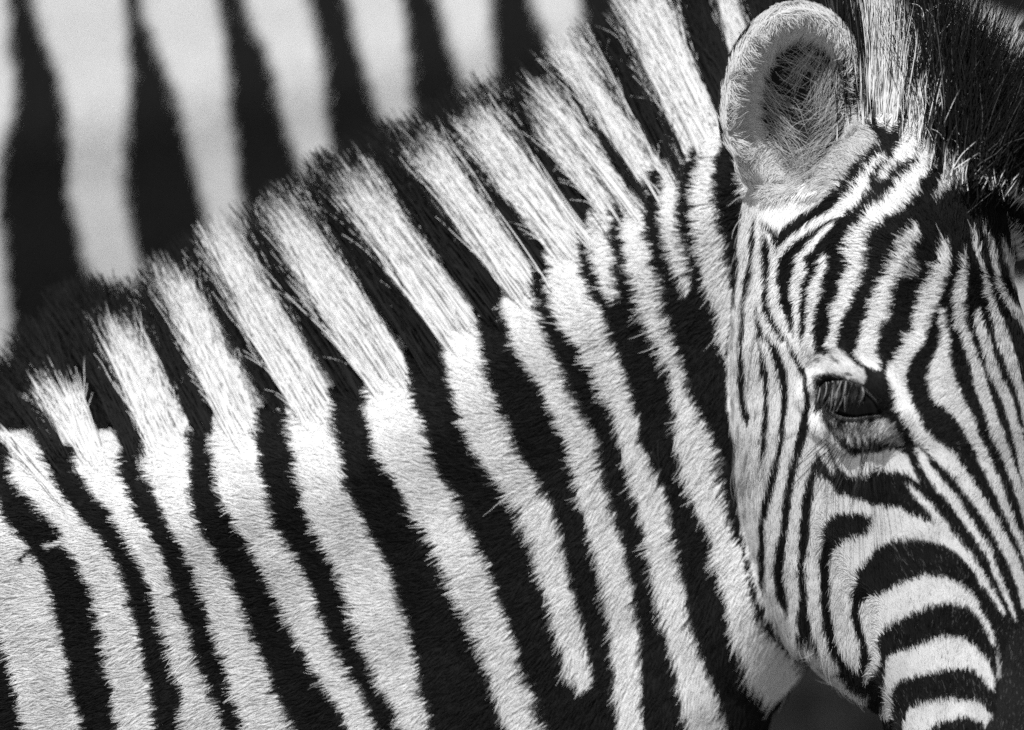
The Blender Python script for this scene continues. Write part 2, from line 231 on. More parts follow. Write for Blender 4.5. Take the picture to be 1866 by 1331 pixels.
def mare_map():
    m = np.zeros((MH,MW), np.float32)
    rows(m,[('p',[(-380,40,150),(0,82,186),(133,85,196),(193,85,196),(223,84,204),(253,83,205),(283,82,202),(313,78,192),(343,74,187),(403,68,180),(433,68,181),(493,70,189),(560,74,196),(620,78,203),(760,100,225),(1000,130,250),(1300,150,270)])])
    rows(m,[('p',[(-380,-140,-40),(133,-90,20),(250,-60,25),(400,-90,0),(760,-70,30),(1300,-30,80)])])
    rows(m,[('p',[(-380,140,330),(0,215,352),(133,241,373),(163,250,373),(193,262,376),(223,274,379),(253,283,379),(283,289,376),(313,291,373),(343,291,370),(403,292,370),(433,298,375),(463,307,382),(493,313,388),(533,325,400),(620,350,420),(800,390,450),(1300,450,520)])])
    rows(m,[('p',[(-380,380,480),(0,376,484),(133,403,515),(163,415,521),(193,427,524),(223,439,527),(253,451,530),(283,460,531),(313,469,535),(343,475,539),(373,484,541),(403,490,545),(433,497,552),(533,520,570),(800,580,630),(1300,680,740)])])
    rows(m,[('p',[(-380,420,580),(0,526,622),(133,561,653),(163,575,662),(193,590,668),(223,602,671),(253,608,673),(283,614,676),(313,623,680),(343,635,686),(373,644,690),(403,655,695),(533,700,740),(800,790,830),(1300,900,960)])])
    rows(m,[('p',[(-380,600,735),(0,678,768),(133,719,794),(163,725,797),(193,733,800),(223,740,800),(253,752,803),(283,761,808),(313,779,814),(343,790,820),(500,860,900),(1300,1000,1100)])])
    rows(m,[('p',[(-380,740,850),(0,820,902),(133,855,927),(163,864,927),(193,873,930),(223,882,933),(253,892,940),(320,930,965),(600,1030,1080),(1000,1100,1150)])])
    rows(m,[('p',[(-380,890,985),(0,955,1045),(133,999,1062),(163,1011,1062),(250,1050,1095),(600,1180,1230),(900,1230,1280)])])
    rows(m,[('p',[(-380,1030,1130),(0,1090,1195),(133,1128,1225),(300,1190,1270),(700,1300,1360)])])
    rows(m,[('p',[(-380,1190,1290),(0,1240,1350),(133,1270,1370),(300,1320,1400),(700,1420,1480)])])
    rows(m,[('p',[(-380,1350,1450),(0,1400,1500),(133,1430,1530),(300,1470,1560),(700,1560,1620)])])
    # shoulder stripes sweeping across behind the forelock
    fill(m,[(1560,80),(1650,110),(1720,140),(1800,150),(1950,130),(1950,180),(1800,205),(1710,190),(1640,165),(1560,140)],1)
    fill(m,[(1560,260),(1660,300),(1800,330),(1950,300),(1950,360),(1800,400),(1660,370),(1560,330)],1)
    fill(m,[(1560,-90),(1700,-50),(1950,-40),(1950,20),(1700,20),(1560,-20)],1)
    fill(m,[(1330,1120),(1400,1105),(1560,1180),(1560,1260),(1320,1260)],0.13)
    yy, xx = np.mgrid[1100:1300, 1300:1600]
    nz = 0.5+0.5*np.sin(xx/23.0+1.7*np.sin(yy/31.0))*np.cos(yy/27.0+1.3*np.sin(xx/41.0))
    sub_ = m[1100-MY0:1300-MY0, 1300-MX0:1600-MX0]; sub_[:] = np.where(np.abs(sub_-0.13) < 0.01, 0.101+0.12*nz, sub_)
    for y in (520,680,840): fill(m,[(1600,y),(1750,y+20),(1950,y-10),(1950,y+55),(1750,y+90),(1600,y+60)],1)
    return m

# ---------------------------------------------------------------- helpers
def tag(o, label=None, cat=None, group=None, kind=None):
    if label: o['label'] = label
    if cat: o['category'] = cat
    if group: o['group'] = group
    if kind: o['kind'] = kind
    return o

def hash01(*a):
    v = np.zeros(np.broadcast(*a).shape, np.float64)
    for i, q in enumerate(a): v = v + np.asarray(q, np.float64)*(12.9898, 78.233, 37.719)[i]
    v = np.sin(v)*43758.5453
    return v-np.floor(v)

def vnoise(x, y, seed=0.0):
    """smooth value noise in -1..1"""
    xi, yi = np.floor(x), np.floor(y); xf, yf = x-xi, y-yi
    u, v = xf*xf*(3-2*xf), yf*yf*(3-2*yf)
    h = lambda a, b: hash01(a+seed*17.3, b-seed*5.1)
    a, b, c, d = h(xi,yi), h(xi+1,yi), h(xi,yi+1), h(xi+1,yi+1)
    return 2*((a*(1-u)+b*u)*(1-v)+(c*(1-u)+d*u)*v)-1

def smin(a, b, k):
    h = np.clip(0.5+0.5*(b-a)/k, 0, 1)
    return b*(1-h)+a*h-k*h*(1-h)
def smax(a, b, k): return -smin(-a, -b, k)

def surface_nets(F, o, h):
    """closed quad mesh of F = 0 on a regular grid (x, d, y)"""
    s = F < 0
    nx, ny, nz = F.shape
    cnt = np.zeros((nx-1,ny-1,nz-1), np.int8)
    for i in (0,1):
        for j in (0,1):
            for k in (0,1): cnt += s[i:nx-1+i, j:ny-1+j, k:nz-1+k]
    act = (cnt > 0) & (cnt < 8)
    ci = np.argwhere(act)
    idx = -np.ones(act.shape, np.int32); idx[act] = np.arange(len(ci))
    acc = np.zeros((len(ci),3)); n = np.zeros(len(ci))
    corners = [(i,j,k) for i in (0,1) for j in (0,1) for k in (0,1)]
    for a in corners:
        for ax in range(3):
            if a[ax]: continue
            b = list(a); b[ax] = 1
            fa = F[ci[:,0]+a[0], ci[:,1]+a[1], ci[:,2]+a[2]]; fb = F[ci[:,0]+b[0], ci[:,1]+b[1], ci[:,2]+b[2]]
            m = (fa < 0) != (fb < 0)
            t = np.where(m, fa/np.where(m, fa-fb, 1), 0)
            p = np.tile(np.array(a, float), (len(ci),1)); p[:,ax] = t
            acc[m] += p[m]; n[m] += 1
    V = np.array(o)+(ci+acc/n[:,None])*h
    quads = []
    for ax in range(3):
        sl0, sl1 = [slice(None)]*3, [slice(None)]*3
        sl0[ax] = slice(0,-1); sl1[ax] = slice(1,None)
        ch = s[tuple(sl0)] != s[tuple(sl1)]
        b, c = (ax+1)%3, (ax+2)%3
        e = np.argwhere(ch)
        ok = (e[:,b] > 0) & (e[:,c] > 0) & (e[:,b] < F.shape[b]-1) & (e[:,c] < F.shape[c]-1)
        e = e[ok]
        inside = s[e[:,0],e[:,1],e[:,2]]
        def cell(db, dc):
            q = e.copy(); q[:,b] += db; q[:,c] += dc
            return idx[q[:,0],q[:,1],q[:,2]]
        Q = np.stack([cell(-1,-1), cell(0,-1), cell(0,0), cell(-1,0)], 1)
        Q[~inside] = Q[~inside][:,::-1]
        quads.append(Q)
    return V, np.concatenate(quads)

def normals(V, Q):
    fn = np.cross(V[Q[:,2]]-V[Q[:,0]], V[Q[:,3]]-V[Q[:,1]])
    N = np.zeros_like(V)
    for i in range(4): np.add.at(N, Q[:,i], fn)
    return N/np.maximum(np.linalg.norm(N, axis=1, keepdims=True), 1e-9), 0.5*np.linalg.norm(fn, axis=1)

def mesh_obj(name, V, Q, mat, parent=None, tone=None, smooth=True, world=True):
    """V in photo pixels (x, d, y) unless world is False; the y-down flip reverses the winding"""
    me = bpy.data.meshes.new(name)
    me.from_pydata((W(V) if world else np.asarray(V)).tolist(), [], [tuple(int(i) for i in (q[::-1] if world else q)) for q in Q])
    if smooth: me.polygons.foreach_set('use_smooth', [True]*len(me.polygons))
    if tone is not None:
        a = me.attributes.new('tone', 'FLOAT', 'POINT'); a.data.foreach_set('value', np.asarray(tone, np.float32))
    me.materials.append(mat)
    o = bpy.data.objects.new(name, me); COL.objects.link(o)
    if parent: o.parent = parent
    return o

def hair_obj(name, P, R, T, mat, parent, kind='stuff', SN=None):
    """P (n, k, 3) photo-pixel points, R (n, k) radius in pixels, T (n, k) tone"""
    n, k = P.shape[:2]
    cu = bpy.data.hair_curves.new(name)
    cu.add_curves([k]*n)
    cu.attributes['position'].data.foreach_set('vector', W(P).reshape(-1).astype(np.float32))
    r = cu.attributes.get('radius') or cu.attributes.new('radius', 'FLOAT', 'POINT')
    r.data.foreach_set('value', (R*S).reshape(-1).astype(np.float32))
    t = cu.attributes.new('tone', 'FLOAT', 'POINT')
    t.data.foreach_set('value', T.reshape(-1).astype(np.float32))
    if SN is None: SN = np.tile([0.0,-1.0,0.0],(n,1))
    sn = np.repeat(np.stack([SN[:,0], SN[:,1], -SN[:,2]],1), k, 0)
    a = cu.attributes.new('skin_normal', 'FLOAT_VECTOR', 'POINT'); a.data.foreach_set('vector', sn.reshape(-1).astype(np.float32))
    cu.materials.append(mat)
    o = bpy.data.objects.new(name, cu); COL.objects.link(o)
    o.parent = parent
    if kind: o['kind'] = kind
    return o

def empty(name, p):
    o = bpy.data.objects.new(name, None); COL.objects.link(o)
    o.empty_display_size = 0.1
    return o

def material(name):
    m = bpy.data.materials.new(name); m.use_nodes = True
    t = m.node_tree; t.nodes.clear()
    out = t.nodes.new('ShaderNodeOutputMaterial')
    return m, t, out

def tone_colour(t, dark, light):
    at = t.nodes.new('ShaderNodeAttribute'); at.attribute_name = 'tone'
    mx = t.nodes.new('ShaderNodeMix'); mx.data_type = 'RGBA'
    mx.inputs[6].default_value = (dark, dark, dark, 1); mx.inputs[7].default_value = (light, light, light, 1)
    t.links.new(at.outputs['Fac'], mx.inputs[0])
    return mx.outputs[2]

def hair_material(name, dark, light, spec=0.35, rough=0.45, lean=0.65, trans=0.2):
    """lean: how far the shading normal leans from the strand's own to that of the skin it grows on"""
    m, t, out = material(name)
    at = t.nodes.new('ShaderNodeAttribute'); at.attribute_name = 'skin_normal'
    ge = t.nodes.new('ShaderNodeNewGeometry')
    mv = t.nodes.new('ShaderNodeMix'); mv.data_type = 'VECTOR'; mv.inputs[0].default_value = lean
    t.links.new(ge.outputs['Normal'], mv.inputs[4]); t.links.new(at.outputs['Vector'], mv.inputs[5])
    nv = t.nodes.new('ShaderNodeVectorMath'); nv.operation = 'NORMALIZE'; t.links.new(mv.outputs[1], nv.inputs[0])
    c = tone_colour(t, dark, light)
    d = t.nodes.new('ShaderNodeBsdfDiffuse'); t.links.new(c, d.inputs['Color']); t.links.new(nv.outputs[0], d.inputs['Normal'])
    tr = t.nodes.new('ShaderNodeBsdfTranslucent'); t.links.new(c, tr.inputs['Color'])
    m1 = t.nodes.new('ShaderNodeMixShader'); m1.inputs[0].default_value = trans
    t.links.new(d.outputs[0], m1.inputs[1]); t.links.new(tr.outputs[0], m1.inputs[2])
    h = t.nodes.new('ShaderNodeBsdfHair'); h.component = 'Reflection'
    h.inputs['Color'].default_value = (1, 1, 1, 1)
    h.inputs['RoughnessU'].default_value = 0.25; h.inputs['RoughnessV'].default_value = rough
    m2 = t.nodes.new('ShaderNodeMixShader'); m2.inputs[0].default_value = spec*0.05
    t.links.new(m1.outputs[0], m2.inputs[1]); t.links.new(h.outputs[0], m2.inputs[2])
    t.links.new(m2.outputs[0], out.inputs[0])
    return m

def skin_material(name, dark, light, rough=0.7, spec=0.2, bump=0.0, scale=400.0):
    m, t, out = material(name)
    b = t.nodes.new('ShaderNodeBsdfPrincipled')
    t.links.new(tone_colour(t, dark, light), b.inputs['Base Color'])
    b.inputs['Roughness'].default_value = rough; b.inputs['Specular IOR Level'].default_value = spec
    if bump:
        n = t.nodes.new('ShaderNodeTexNoise'); n.inputs['Scale'].default_value = scale; n.inputs['Detail'].default_value = 6
        bp = t.nodes.new('ShaderNodeBump'); bp.inputs['Strength'].default_value = bump; bp.inputs['Distance'].default_value = 0.001
        t.links.new(n.outputs[0], bp.inputs['Height']); t.links.new(bp.outputs[0], b.inputs['Normal'])
    t.links.new(b.outputs[0], out.inputs[0])
    return m

def plain_material(name, v, rough, spec=0.5, coat=0.0):
    m, t, out = material(name)
    b = t.nodes.new('ShaderNodeBsdfPrincipled')
    b.inputs['Base Color'].default_value = (v, v, v, 1); b.inputs['Roughness'].default_value = rough
    b.inputs['Specular IOR Level'].default_value = spec; b.inputs['Coat Weight'].default_value = coat
    t.links.new(b.outputs[0], out.inputs[0])
    return m

def lookup(m, x, y):
    i = np.clip(np.round(y-MY0).astype(int), 0, MH-1); j = np.clip(np.round(x-MX0).astype(int), 0, MW-1)
    return m[i, j]

def seg_dist(px, py, poly):
    """signed distance (inside > 0) to a closed polygon"""
    P = np.asarray(poly, float); Q = np.roll(P, -1, 0)
    d = np.full(px.shape, 1e9); ins = np.zeros(px.shape, bool)
    for (ax, ay), (bx, by) in zip(P, Q):
        ex, ey = bx-ax, by-ay
        t = np.clip(((px-ax)*ex+(py-ay)*ey)/(ex*ex+ey*ey+1e-9), 0, 1)
        d = np.minimum(d, (px-ax-t*ex)**2+(py-ay-t*ey)**2)
        if ay != by:
            ins ^= ((ay <= py) != (by <= py)) & (px < ax+(py-ay)*ex/ey)
    return np.where(ins, 1, -1)*np.sqrt(d)

def field(x, y, ctl):
    """gaussian-weighted blend of control values [(x, y, v1, v2, ...)]"""
    A = np.asarray(ctl, float)
    out = np.zeros((len(x), A.shape[1]-2)); wsum = np.zeros(len(x))
    for row in A:
        d2 = (x-row[0])**2+(y-row[1])**2
        w = 1.0/(d2/2500.0+0.3)**2
        out += w[:,None]*row[2:]; wsum += w
    return out/wsum[:,None]

def sample_roots(V, Q, N, A, dens, keep):
    """random points on the quads; dens per quad in hairs per square pixel"""
    n = rng.poisson(A*dens*keep)
    f = np.repeat(np.arange(len(Q)), n)
    u, v = rng.random(len(f)), rng.random(len(f))
    q = Q[f]
    w = [(1-u)*(1-v), u*(1-v), u*v, (1-u)*v]
    P = sum(w[i][:,None]*V[q[:,i]] for i in range(4)); M = sum(w[i][:,None]*N[q[:,i]] for i in range(4))
    return P, M/np.linalg.norm(M, axis=1, keepdims=True), f

def strands(P, M, dirs, L, lift, k=6, wob=0.10, clump=16.0, pull=0.5, bend=0.6):
    """hair from roots P with normals M combed along dirs (x, y in the picture plane)"""
    n = len(P)
    T = np.stack([dirs[:,0], np.zeros(n), dirs[:,1]], 1)
    T -= M*(T*M).sum(1, keepdims=True)
    T /= np.maximum(np.linalg.norm(T, axis=1, keepdims=True), 1e-6)
    B = np.cross(M, T)
    c, s = np.cos(lift)[:,None], np.sin(lift)[:,None]
    t = np.linspace(0, 1, k)[None,:,None]
    Lr = L[:,None,None]
    amp = (rng.normal(0, wob, n)*L)[:,None,None]; amp2 = (rng.normal(0, wob*0.4, n)*L)[:,None,None]
    pts = P[:,None,:]+Lr*(t*c[:,None,:]*T[:,None,:]+(t-bend*t*t)*s[:,None,:]*M[:,None,:])
    pts = pts+B[:,None,:]*(amp*t**2+amp2*np.sin(t*5.0))
    if clump:
        # neighbouring hairs run together towards the tip of a guide hair
        gx, gy = P[:,0]/clump, P[:,2]/clump
        bx, by = np.floor(gx), np.floor(gy)
        best = np.full(n, 1e9); cx = np.zeros(n); cy = np.zeros(n)
        for i in (-1,0,1):
            for j in (-1,0,1):
                qx = bx+i+hash01(bx+i, by+j, 1.0); qy = by+j+hash01(bx+i, by+j, 2.0)
                d = (gx-qx)**2+(gy-qy)**2; m = d < best
                best[m] = d[m]; cx[m] = qx[m]; cy[m] = qy[m]
        off = np.stack([cx*clump-P[:,0], np.zeros(n), cy*clump-P[:,2]], 1)
        off -= M*(off*M).sum(1, keepdims=True)
        rnd = (hash01(cx, cy, 3.0)-0.5)*0.5*L
        pw = pull*(0.4+0.6*hash01(cx, cy, 5.0))
        pts = pts+(off*pw[:,None])[:,None,:]*t**1.3+(B*rnd[:,None])[:,None,:]*t**1.5
    return pts

def taper(n, k, r, end=0.25):
    t = np.linspace(0, 1, k)
    return np.asarray(r).reshape(-1,1)*np.ones((n,1))*(1-(1-end)*t**1.5)[None,:]

# ---------------------------------------------------------------- coat patterns
FM = gauss(foal_map(), 1.0)
MM = gauss(mare_map(), 2.0)

# ---------------------------------------------------------------- materials
M_COAT = hair_material('coat_hair', 0.002, 0.68, spec=0.10, lean=0.8)
M_MANE = hair_material('mane_hair', 0.002, 0.66, spec=0.1, lean=0.85, trans=0.30)
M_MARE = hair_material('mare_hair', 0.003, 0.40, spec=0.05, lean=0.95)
M_SKIN = skin_material('skin_under_coat', 0.004, 0.50, 0.8, 0.08)
M_EYE = plain_material('eye_gloss', 0.003, 0.05, 0.10, 0.05)
M_LID = skin_material('eyelid_skin', 0.012, 0.10, 0.42, 0.5, 0.6, 900.0)
M_LASH = hair_material('lash_hair', 0.003, 0.45, spec=0.25)

# ---------------------------------------------------------------- the foal: one closed body from a distance field
H = 7.0
GX0, GX1, GD0, GD1, GY0, GY1 = -330, 2010, -200, 760, -10, 1560
gx = np.arange(GX0, GX1, H); gd = np.arange(GD0, GD1, H); gy = np.arange(GY0, GY1, H)
X3, D3, Y3 = gx[:,None,None].astype(np.float32), gd[None,:,None].astype(np.float32), gy[None,None,:].astype(np.float32)

CREST = [(-330,800),(-200,790),(0,772),(150,768),(260,765),(370,760),(470,750),(560,737),(640,716),(700,696),(760,667),(800,642),(850,603),(900,562),(950,522),
         (1000,487),(1050,452),(1100,416),(1150,376),(1190,345),(1240,300),(1300,245),(1370,205),(1440,210)]
NECK = CREST+[(1540,290),(1600,420),(1590,700),(1520,930),(1440,1090),(1392,1135),(1352,1190),(1318,1300),(1290,1420),(1240,1540),(-310,1540)]
D0 = 430.0
ex, ey = np.meshgrid(gx, gy, indexing='ij')
E = seg_dist(ex, ey, NECK)
sm = np.clip((1150-ex)/1000, 0, 1); sm = sm*sm*(3-2*sm)
TM = 150+100*sm
RR = 150+50*sm
LUMP = 7*vnoise(ex/170, ey/210, 3)+3*vnoise(ex/60, ey/90, 4)
q = np.maximum(RR-E, 0)/RR
fn = ((np.sqrt(q[:,None,:]**2+((D3-D0)/TM[:,None,:])**2)-1)*TM[:,None,:]*0.9+LUMP[:,None,:]).astype(np.float32)

# head: horizontal superellipse sections, turned about 45 degrees towards the viewer
HY = np.array([255, 290, 340, 400, 480, 560, 640, 760, 870, 1000, 1090, 1140, 1190, 1330, 1400, 1450.])
HM = np.array([1618,1622,1632,1642,1655,1664,1683,1715,1727,1745,1757,1766,1775,1790,1795,1798.])
HD = np.array([150, 120, 80, 50, 28, 10, 0, 0, 0, 0, 0, 0, 0, 5, 15, 30.])
HW = np.array([30, 95, 140, 158, 170, 180, 190, 190, 167, 140, 125, 118, 112, 108, 90, 20.])
HB = np.array([30, 110, 170, 195, 212, 224, 236, 262, 272, 268, 248, 208, 158, 130, 100, 20.])
ipo = lambda a: np.interp(gy, HY, gauss(np.tile(a,(3,1)), 0.6)[1]).astype(np.float32)
m_x, m_d, h_w, h_b = (ipo(a)[None,None,:] for a in (HM, HD, HW, HB))
r7 = np.float32(0.7071)
rx, rd = X3-m_x, D3-m_d
u_ = (-rx-rd)*r7                       # towards the near cheek
v_ = -(rx-rd)*r7                       # below the bridge of the nose
def super_head(u, v):
    a, b = np.abs(u/(h_w*(1-0.10*np.clip(v/h_b-1,0,1)))), np.abs((v-h_b)/h_b)
    return ((a**2.5+b**2.5)**(1/2.5)-1)*np.minimum(h_w, h_b)*0.8
capY = np.maximum(np.maximum(258-Y3, Y3-1445), -60)
fh = np.maximum(super_head(u_, v_), capY).astype(np.float32)

def ball(c, r):
    c = np.asarray(c, float)
    return np.sqrt((X3-c[0])**2+(D3-c[1])**2+(Y3-c[2])**2)-r
def caps(a, b, ra, rb):
    a, b = np.asarray(a, np.float32), np.asarray(b, np.float32); ab = b-a
    t = np.clip(((X3-a[0])*ab[0]+(D3-a[1])*ab[1]+(Y3-a[2])*ab[2])/(ab@ab), 0, 1)
    return np.sqrt((X3-a[0]-t*ab[0])**2+(D3-a[1]-t*ab[1])**2+(Y3-a[2]-t*ab[2])**2)-(ra+(rb-ra)*t)
def ellipsoid(c, axes, rad):
    """axes: three orthonormal rows in (x, d, y)"""
    q = 0
    for a, r in zip(axes, rad):
        q = q+(((X3-c[0])*a[0]+(D3-c[1])*a[1]+(Y3-c[2])*a[2])/r)**2
    return ((np.sqrt(q)-1)*min(rad)).astype(np.float32)

def surf_d(F, x, y):
    i, j = int(round((x-GX0)/H)), int(round((y-GY0)/H))
    col = F[i,:,j]; k = np.argmax(col < 0)
    if k == 0: return 0.0
    return gd[k-1]+H*col[k-1]/(col[k-1]-col[k])

# eye socket and brow on the near side
EX, EY = 1476.0, 717.0
DE = surf_d(fh, EX, EY)
brow = [(1408,712),(1425,690),(1455,676),(1490,678),(1520,700),(1545,735)]
for (xa, ya), (xb, yb) in zip(brow[:-1], brow[1:]):
    fh = smin(fh, caps((xa, surf_d(fh,xa,ya)+6, ya), (xb, surf_d(fh,xb,yb)+6, yb), 9, 9), 22)
low = [(1430,752),(1470,775),(1515,768),(1545,752)]
for (xa, ya), (xb, yb) in zip(low[:-1], low[1:]):
    fh = smin(fh, caps((xa, surf_d(fh,xa,ya)+8, ya), (xb, surf_d(fh,xb,yb)+8, yb), 13, 13), 25)
nE = np.array([-0.45, -0.88, -0.12]); nE /= np.linalg.norm(nE)       # the way the eye looks
tE = np.array([0.87, -0.45, 0.18]); tE -= nE*(tE@nE); tE /= np.linalg.norm(tE)
bE = np.cross(nE, tE)
RE = 57.0
CE = np.array([EX, DE, EY])-nE*(RE-16)
EYE_POLY = cv('F7', [(160,380),(200,330),(300,318),(420,325),(520,352),(600,395),(680,462),(750,550),(805,640),(785,665),(640,680),(500,700),(400,700),(320,660),(250,610),(195,540)])
fh = smin(fh, ball(CE, RE+9).astype(np.float32), 14)
hole = np.maximum(-seg_dist(ex, ey, EYE_POLY)[:,None,:], np.abs(D3-(DE-10))-75)
fh = smax(fh, -hole.astype(np.float32), 3).astype(np.float32)

# ears: cups with a rim, near one open to the camera, far one turned away
def cup(c, n, up, rad, wall, shift):
    n = np.asarray(n, float); n /= np.linalg.norm(n)
    up = np.asarray(up, float); up -= n*(up@n); up /= np.linalg.norm(up); sd = np.cross(up, n)
    o = ellipsoid(c, (sd, up, n), rad)
    c2 = np.asarray(c)+n*shift
    i = ellipsoid(c2, (sd, up, n), (rad[0]-wall, rad[1]-wall, rad[2]-wall*0.6))
    return smax(o, -i, 5), n, sd, up, i
EC = np.array([1386., 160., 264.])
fe, nEar, sEar, uEar, fei = cup(EC, (0.12, -0.98, 0.08), (0.10, 0.10, -1), (107, 146, 92), 14, 46)
FC = np.array([1800., 330., 240.])
ff, nF, sF, uF, ffi = cup(FC, (0.80, -0.55, 0.0), (0.12, 0, -1), (88, 138, 80), 15, 36)
base = caps((1440, 262, 385), (1495, 225, 475), 52, 78)
base2 = caps((1775, 330, 350), (1690, 260, 440), 55, 70)
fe_b = smin(fe, np.maximum(base, -ball(EC+nEar*30, 100)), 18)
ff_b = smin(ff, base2, 18)

fhead = smin(fh, smin(fe_b, ff_b, 10), 16)
fhead = smax(fhead, -fei, 6)
F = smin(fhead, fn, 14)
F = smax(F, -fei, 6)
V, Q = surface_nets(F, (GX0, GD0, GY0), H)
N, A = normals(V, Q)
if (N*(V-V.mean(0))).sum() < 0: N = -N
i3 = tuple(np.clip(np.round((V-[GX0,GD0,GY0])/H).astype(int), 0, np.array(F.shape)-1).T)
part = np.stack([fn[i3], np.minimum(fh[i3], np.minimum(base[i3], base2[i3])+3), np.where(np.abs(fei[i3]) < 7, -99, fe[i3]), ff[i3]], 1).argmin(1)     # neck, head, near ear, far ear
del X3, D3, fn, u_, v_


def ear_coords(P, c, n, sd, up, rad):
    r = P-c
    return (r@sd)/rad[0], (r@up)/rad[1], (r@n)/rad[2]

def tone_at(P, part):
    sc = np.where(part == 0, 1.0093, 1.0)          # the neck stands farther off than the face
    t = lookup(FM, 933+(P[:,0]-933)/sc, 665+(P[:,2]-665)/sc).copy()
    e = part == 2
    if e.any():
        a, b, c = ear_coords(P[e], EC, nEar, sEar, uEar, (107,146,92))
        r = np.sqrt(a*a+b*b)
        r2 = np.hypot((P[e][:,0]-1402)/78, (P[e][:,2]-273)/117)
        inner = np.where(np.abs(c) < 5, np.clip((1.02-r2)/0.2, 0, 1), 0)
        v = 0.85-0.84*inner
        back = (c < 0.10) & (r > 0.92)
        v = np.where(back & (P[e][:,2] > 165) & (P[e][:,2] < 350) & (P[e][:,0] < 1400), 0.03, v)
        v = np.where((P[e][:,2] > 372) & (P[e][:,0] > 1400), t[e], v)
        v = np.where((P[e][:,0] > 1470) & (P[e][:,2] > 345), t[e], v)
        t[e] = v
    f = part == 3
    if f.any():
        a, b, c = ear_coords(P[f], FC, nF, sF, uF, (88,138,80))
        t[f] = np.where(P[f][:,2] < 340, np.where(b > 0.45, 0.05, 0.75), t[f])
    return t

foal = empty('zebra_foal', None)
tag(foal, 'young zebra in front with its head turned to the viewer and bristly mane', 'zebra')
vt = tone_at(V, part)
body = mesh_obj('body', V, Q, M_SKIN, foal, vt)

# ---------------------------------------------------------------- coat of the foal
QC = V[Q].mean(1); QN = N[Q].mean(1); qpart = part[Q[:,0]]
# x, y, direction x, direction y, length, lift (radians)
COMB = [(100,900,-1,.15,34,.5),(250,1000,-1,.1,34,.5),(150,1250,-1,.2,34,.5),(400,900,-1,.1,36,.45),(450,1150,-1,.3,36,.4),(300,790,-1,-.2,30,.5),(500,800,-1,-.2,38,.4),
        (700,800,-1,-.25,42,.4),(650,1000,-1,.1,42,.35),(700,1250,-.9,.4,42,.35),(850,750,-1,-.1,44,.4),(900,950,-.9,.35,44,.35),(950,1200,-.7,.7,44,.35),(900,620,-1,-.15,42,.4),
        (1000,560,-1,.05,42,.45),(1000,700,-.9,.35,44,.4),(1080,900,-.6,.75,46,.35),(1100,1150,-.5,.9,46,.35),(1100,480,-1,0,42,.45),(1150,600,-.8,.5,46,.4),(1200,400,-1,-.1,40,.5),
        (1200,800,-.5,.8,48,.35),(1230,1000,-.45,.9,52,.35),(1300,1150,-.35,.95,52,.3),(1240,560,-.7,.6,46,.4),(1270,350,-1,0,40,.5),
        # head
        (1300,420,-.8,.5,40,.6),(1360,430,0,1,26,.25),(1320,500,-.5,.8,34,.4),(1300,650,-.5,.8,38,.4),(1290,800,-.75,.6,42,.45),(1330,950,-.6,.75,38,.4),(1380,1080,-.3,.9,38,.45),
        (1350,700,-.3,.95,30,.25),(1390,850,-.25,.95,28,.25),(1420,1000,-.35,.9,30,.35),(1450,1130,-.5,.85,34,.45),(1500,1180,-.5,.8,28,.45),(1480,1050,-.4,.9,22,.3),
        (1370,560,-.8,.5,26,.4),(1400,620,-.7,.6,24,.35),(1440,560,-.95,.25,26,.4),(1400,500,-.9,.2,24,.4),(1480,480,-.95,-.2,32,.45),(1500,420,-.6,-.8,30,.4),(1540,360,-.55,-.8,30,.4),
        (1440,450,-.6,.5,22,.3),(1520,560,-.95,-.15,30,.4),(1500,640,-.9,.25,22,.35),(1560,600,-.95,-.1,26,.35),(1600,480,-.5,-.85,40,.7),(1650,440,.1,-1,46,.9),(1700,470,.5,-.8,40,.8),
        (1640,560,-.8,.3,30,.45),(1690,600,-.7,.6,30,.45),(1730,620,-.5,.8,26,.4),(1600,680,-.6,.5,18,.3),(1660,740,-.5,.6,18,.3),(1720,760,-.4,.8,18,.3),(1780,700,.6,.5,20,.3),
        (1560,740,-.4,.8,13,.25),(1450,670,-.5,-.5,10,.2),(1500,690,-.2,-.8,9,.2),(1410,700,-.2,.95,12,.2),(1480,790,0,1,13,.25),(1440,800,-.2,1,15,.25),
        (1560,850,-.05,-1,13,.35),(1480,870,-.15,-.9,15,.3),(1640,860,.15,-1,12,.5),(1700,900,.1,-1,12,.5),(1600,960,0,-1,14,.45),(1520,960,-.15,-.95,15,.35),(1650,1010,.1,-1,12,.5),
        (1560,1060,-.05,-1,15,.4),(1640,1100,.05,-1,15,.4),(1560,1150,-.1,-1,18,.4),(1640,1190,0,-1,17,.4),(1720,1050,.2,-1,8,.4),(1720,1180,.2,-1,7,.3),(1600,1300,-.1,-1,16,.4)]
for cx_, cy_ in CREST[2:-2]:
    COMB += [(cx_+3, cy_+8, -.6, -.75, 62, 1.1), (cx_+22, cy_+62, -1, -.15, 34, .4)]
COMB = [(x,y,a,c,l*(0.55 if x < 600 else 0.85 if (x < 1520 and x > 1340 and y > 1040) else 0.66 if 1285 < x < 1345 else 0.64 if x > 1380 and y < 640 and l >= 18 else 0.50 if x > 1285 and l >= 18 else 0.56 if l >= 24 else 0.85),lf*0.65) for x,y,a,c,l,lf in COMB]
fc = field(QC[:,0], QC[:,2], COMB)
Lq = fc[:,2]
front = (QN[:,1] < np.where((QC[:,2] > 1000) & (QC[:,0] > 1340), 0.75, 0.30)) & (QC[:,0] > -60) & (QC[:,0] < 1930) & (QC[:,2] > -40) & (QC[:,2] < 1400)
eyeq = seg_dist(QC[:,0], QC[:,2], EYE_POLY) > -3
eyeq &= QC[:,1] < DE+120
crest_d = seg_dist(QC[:,0], QC[:,2], NECK)
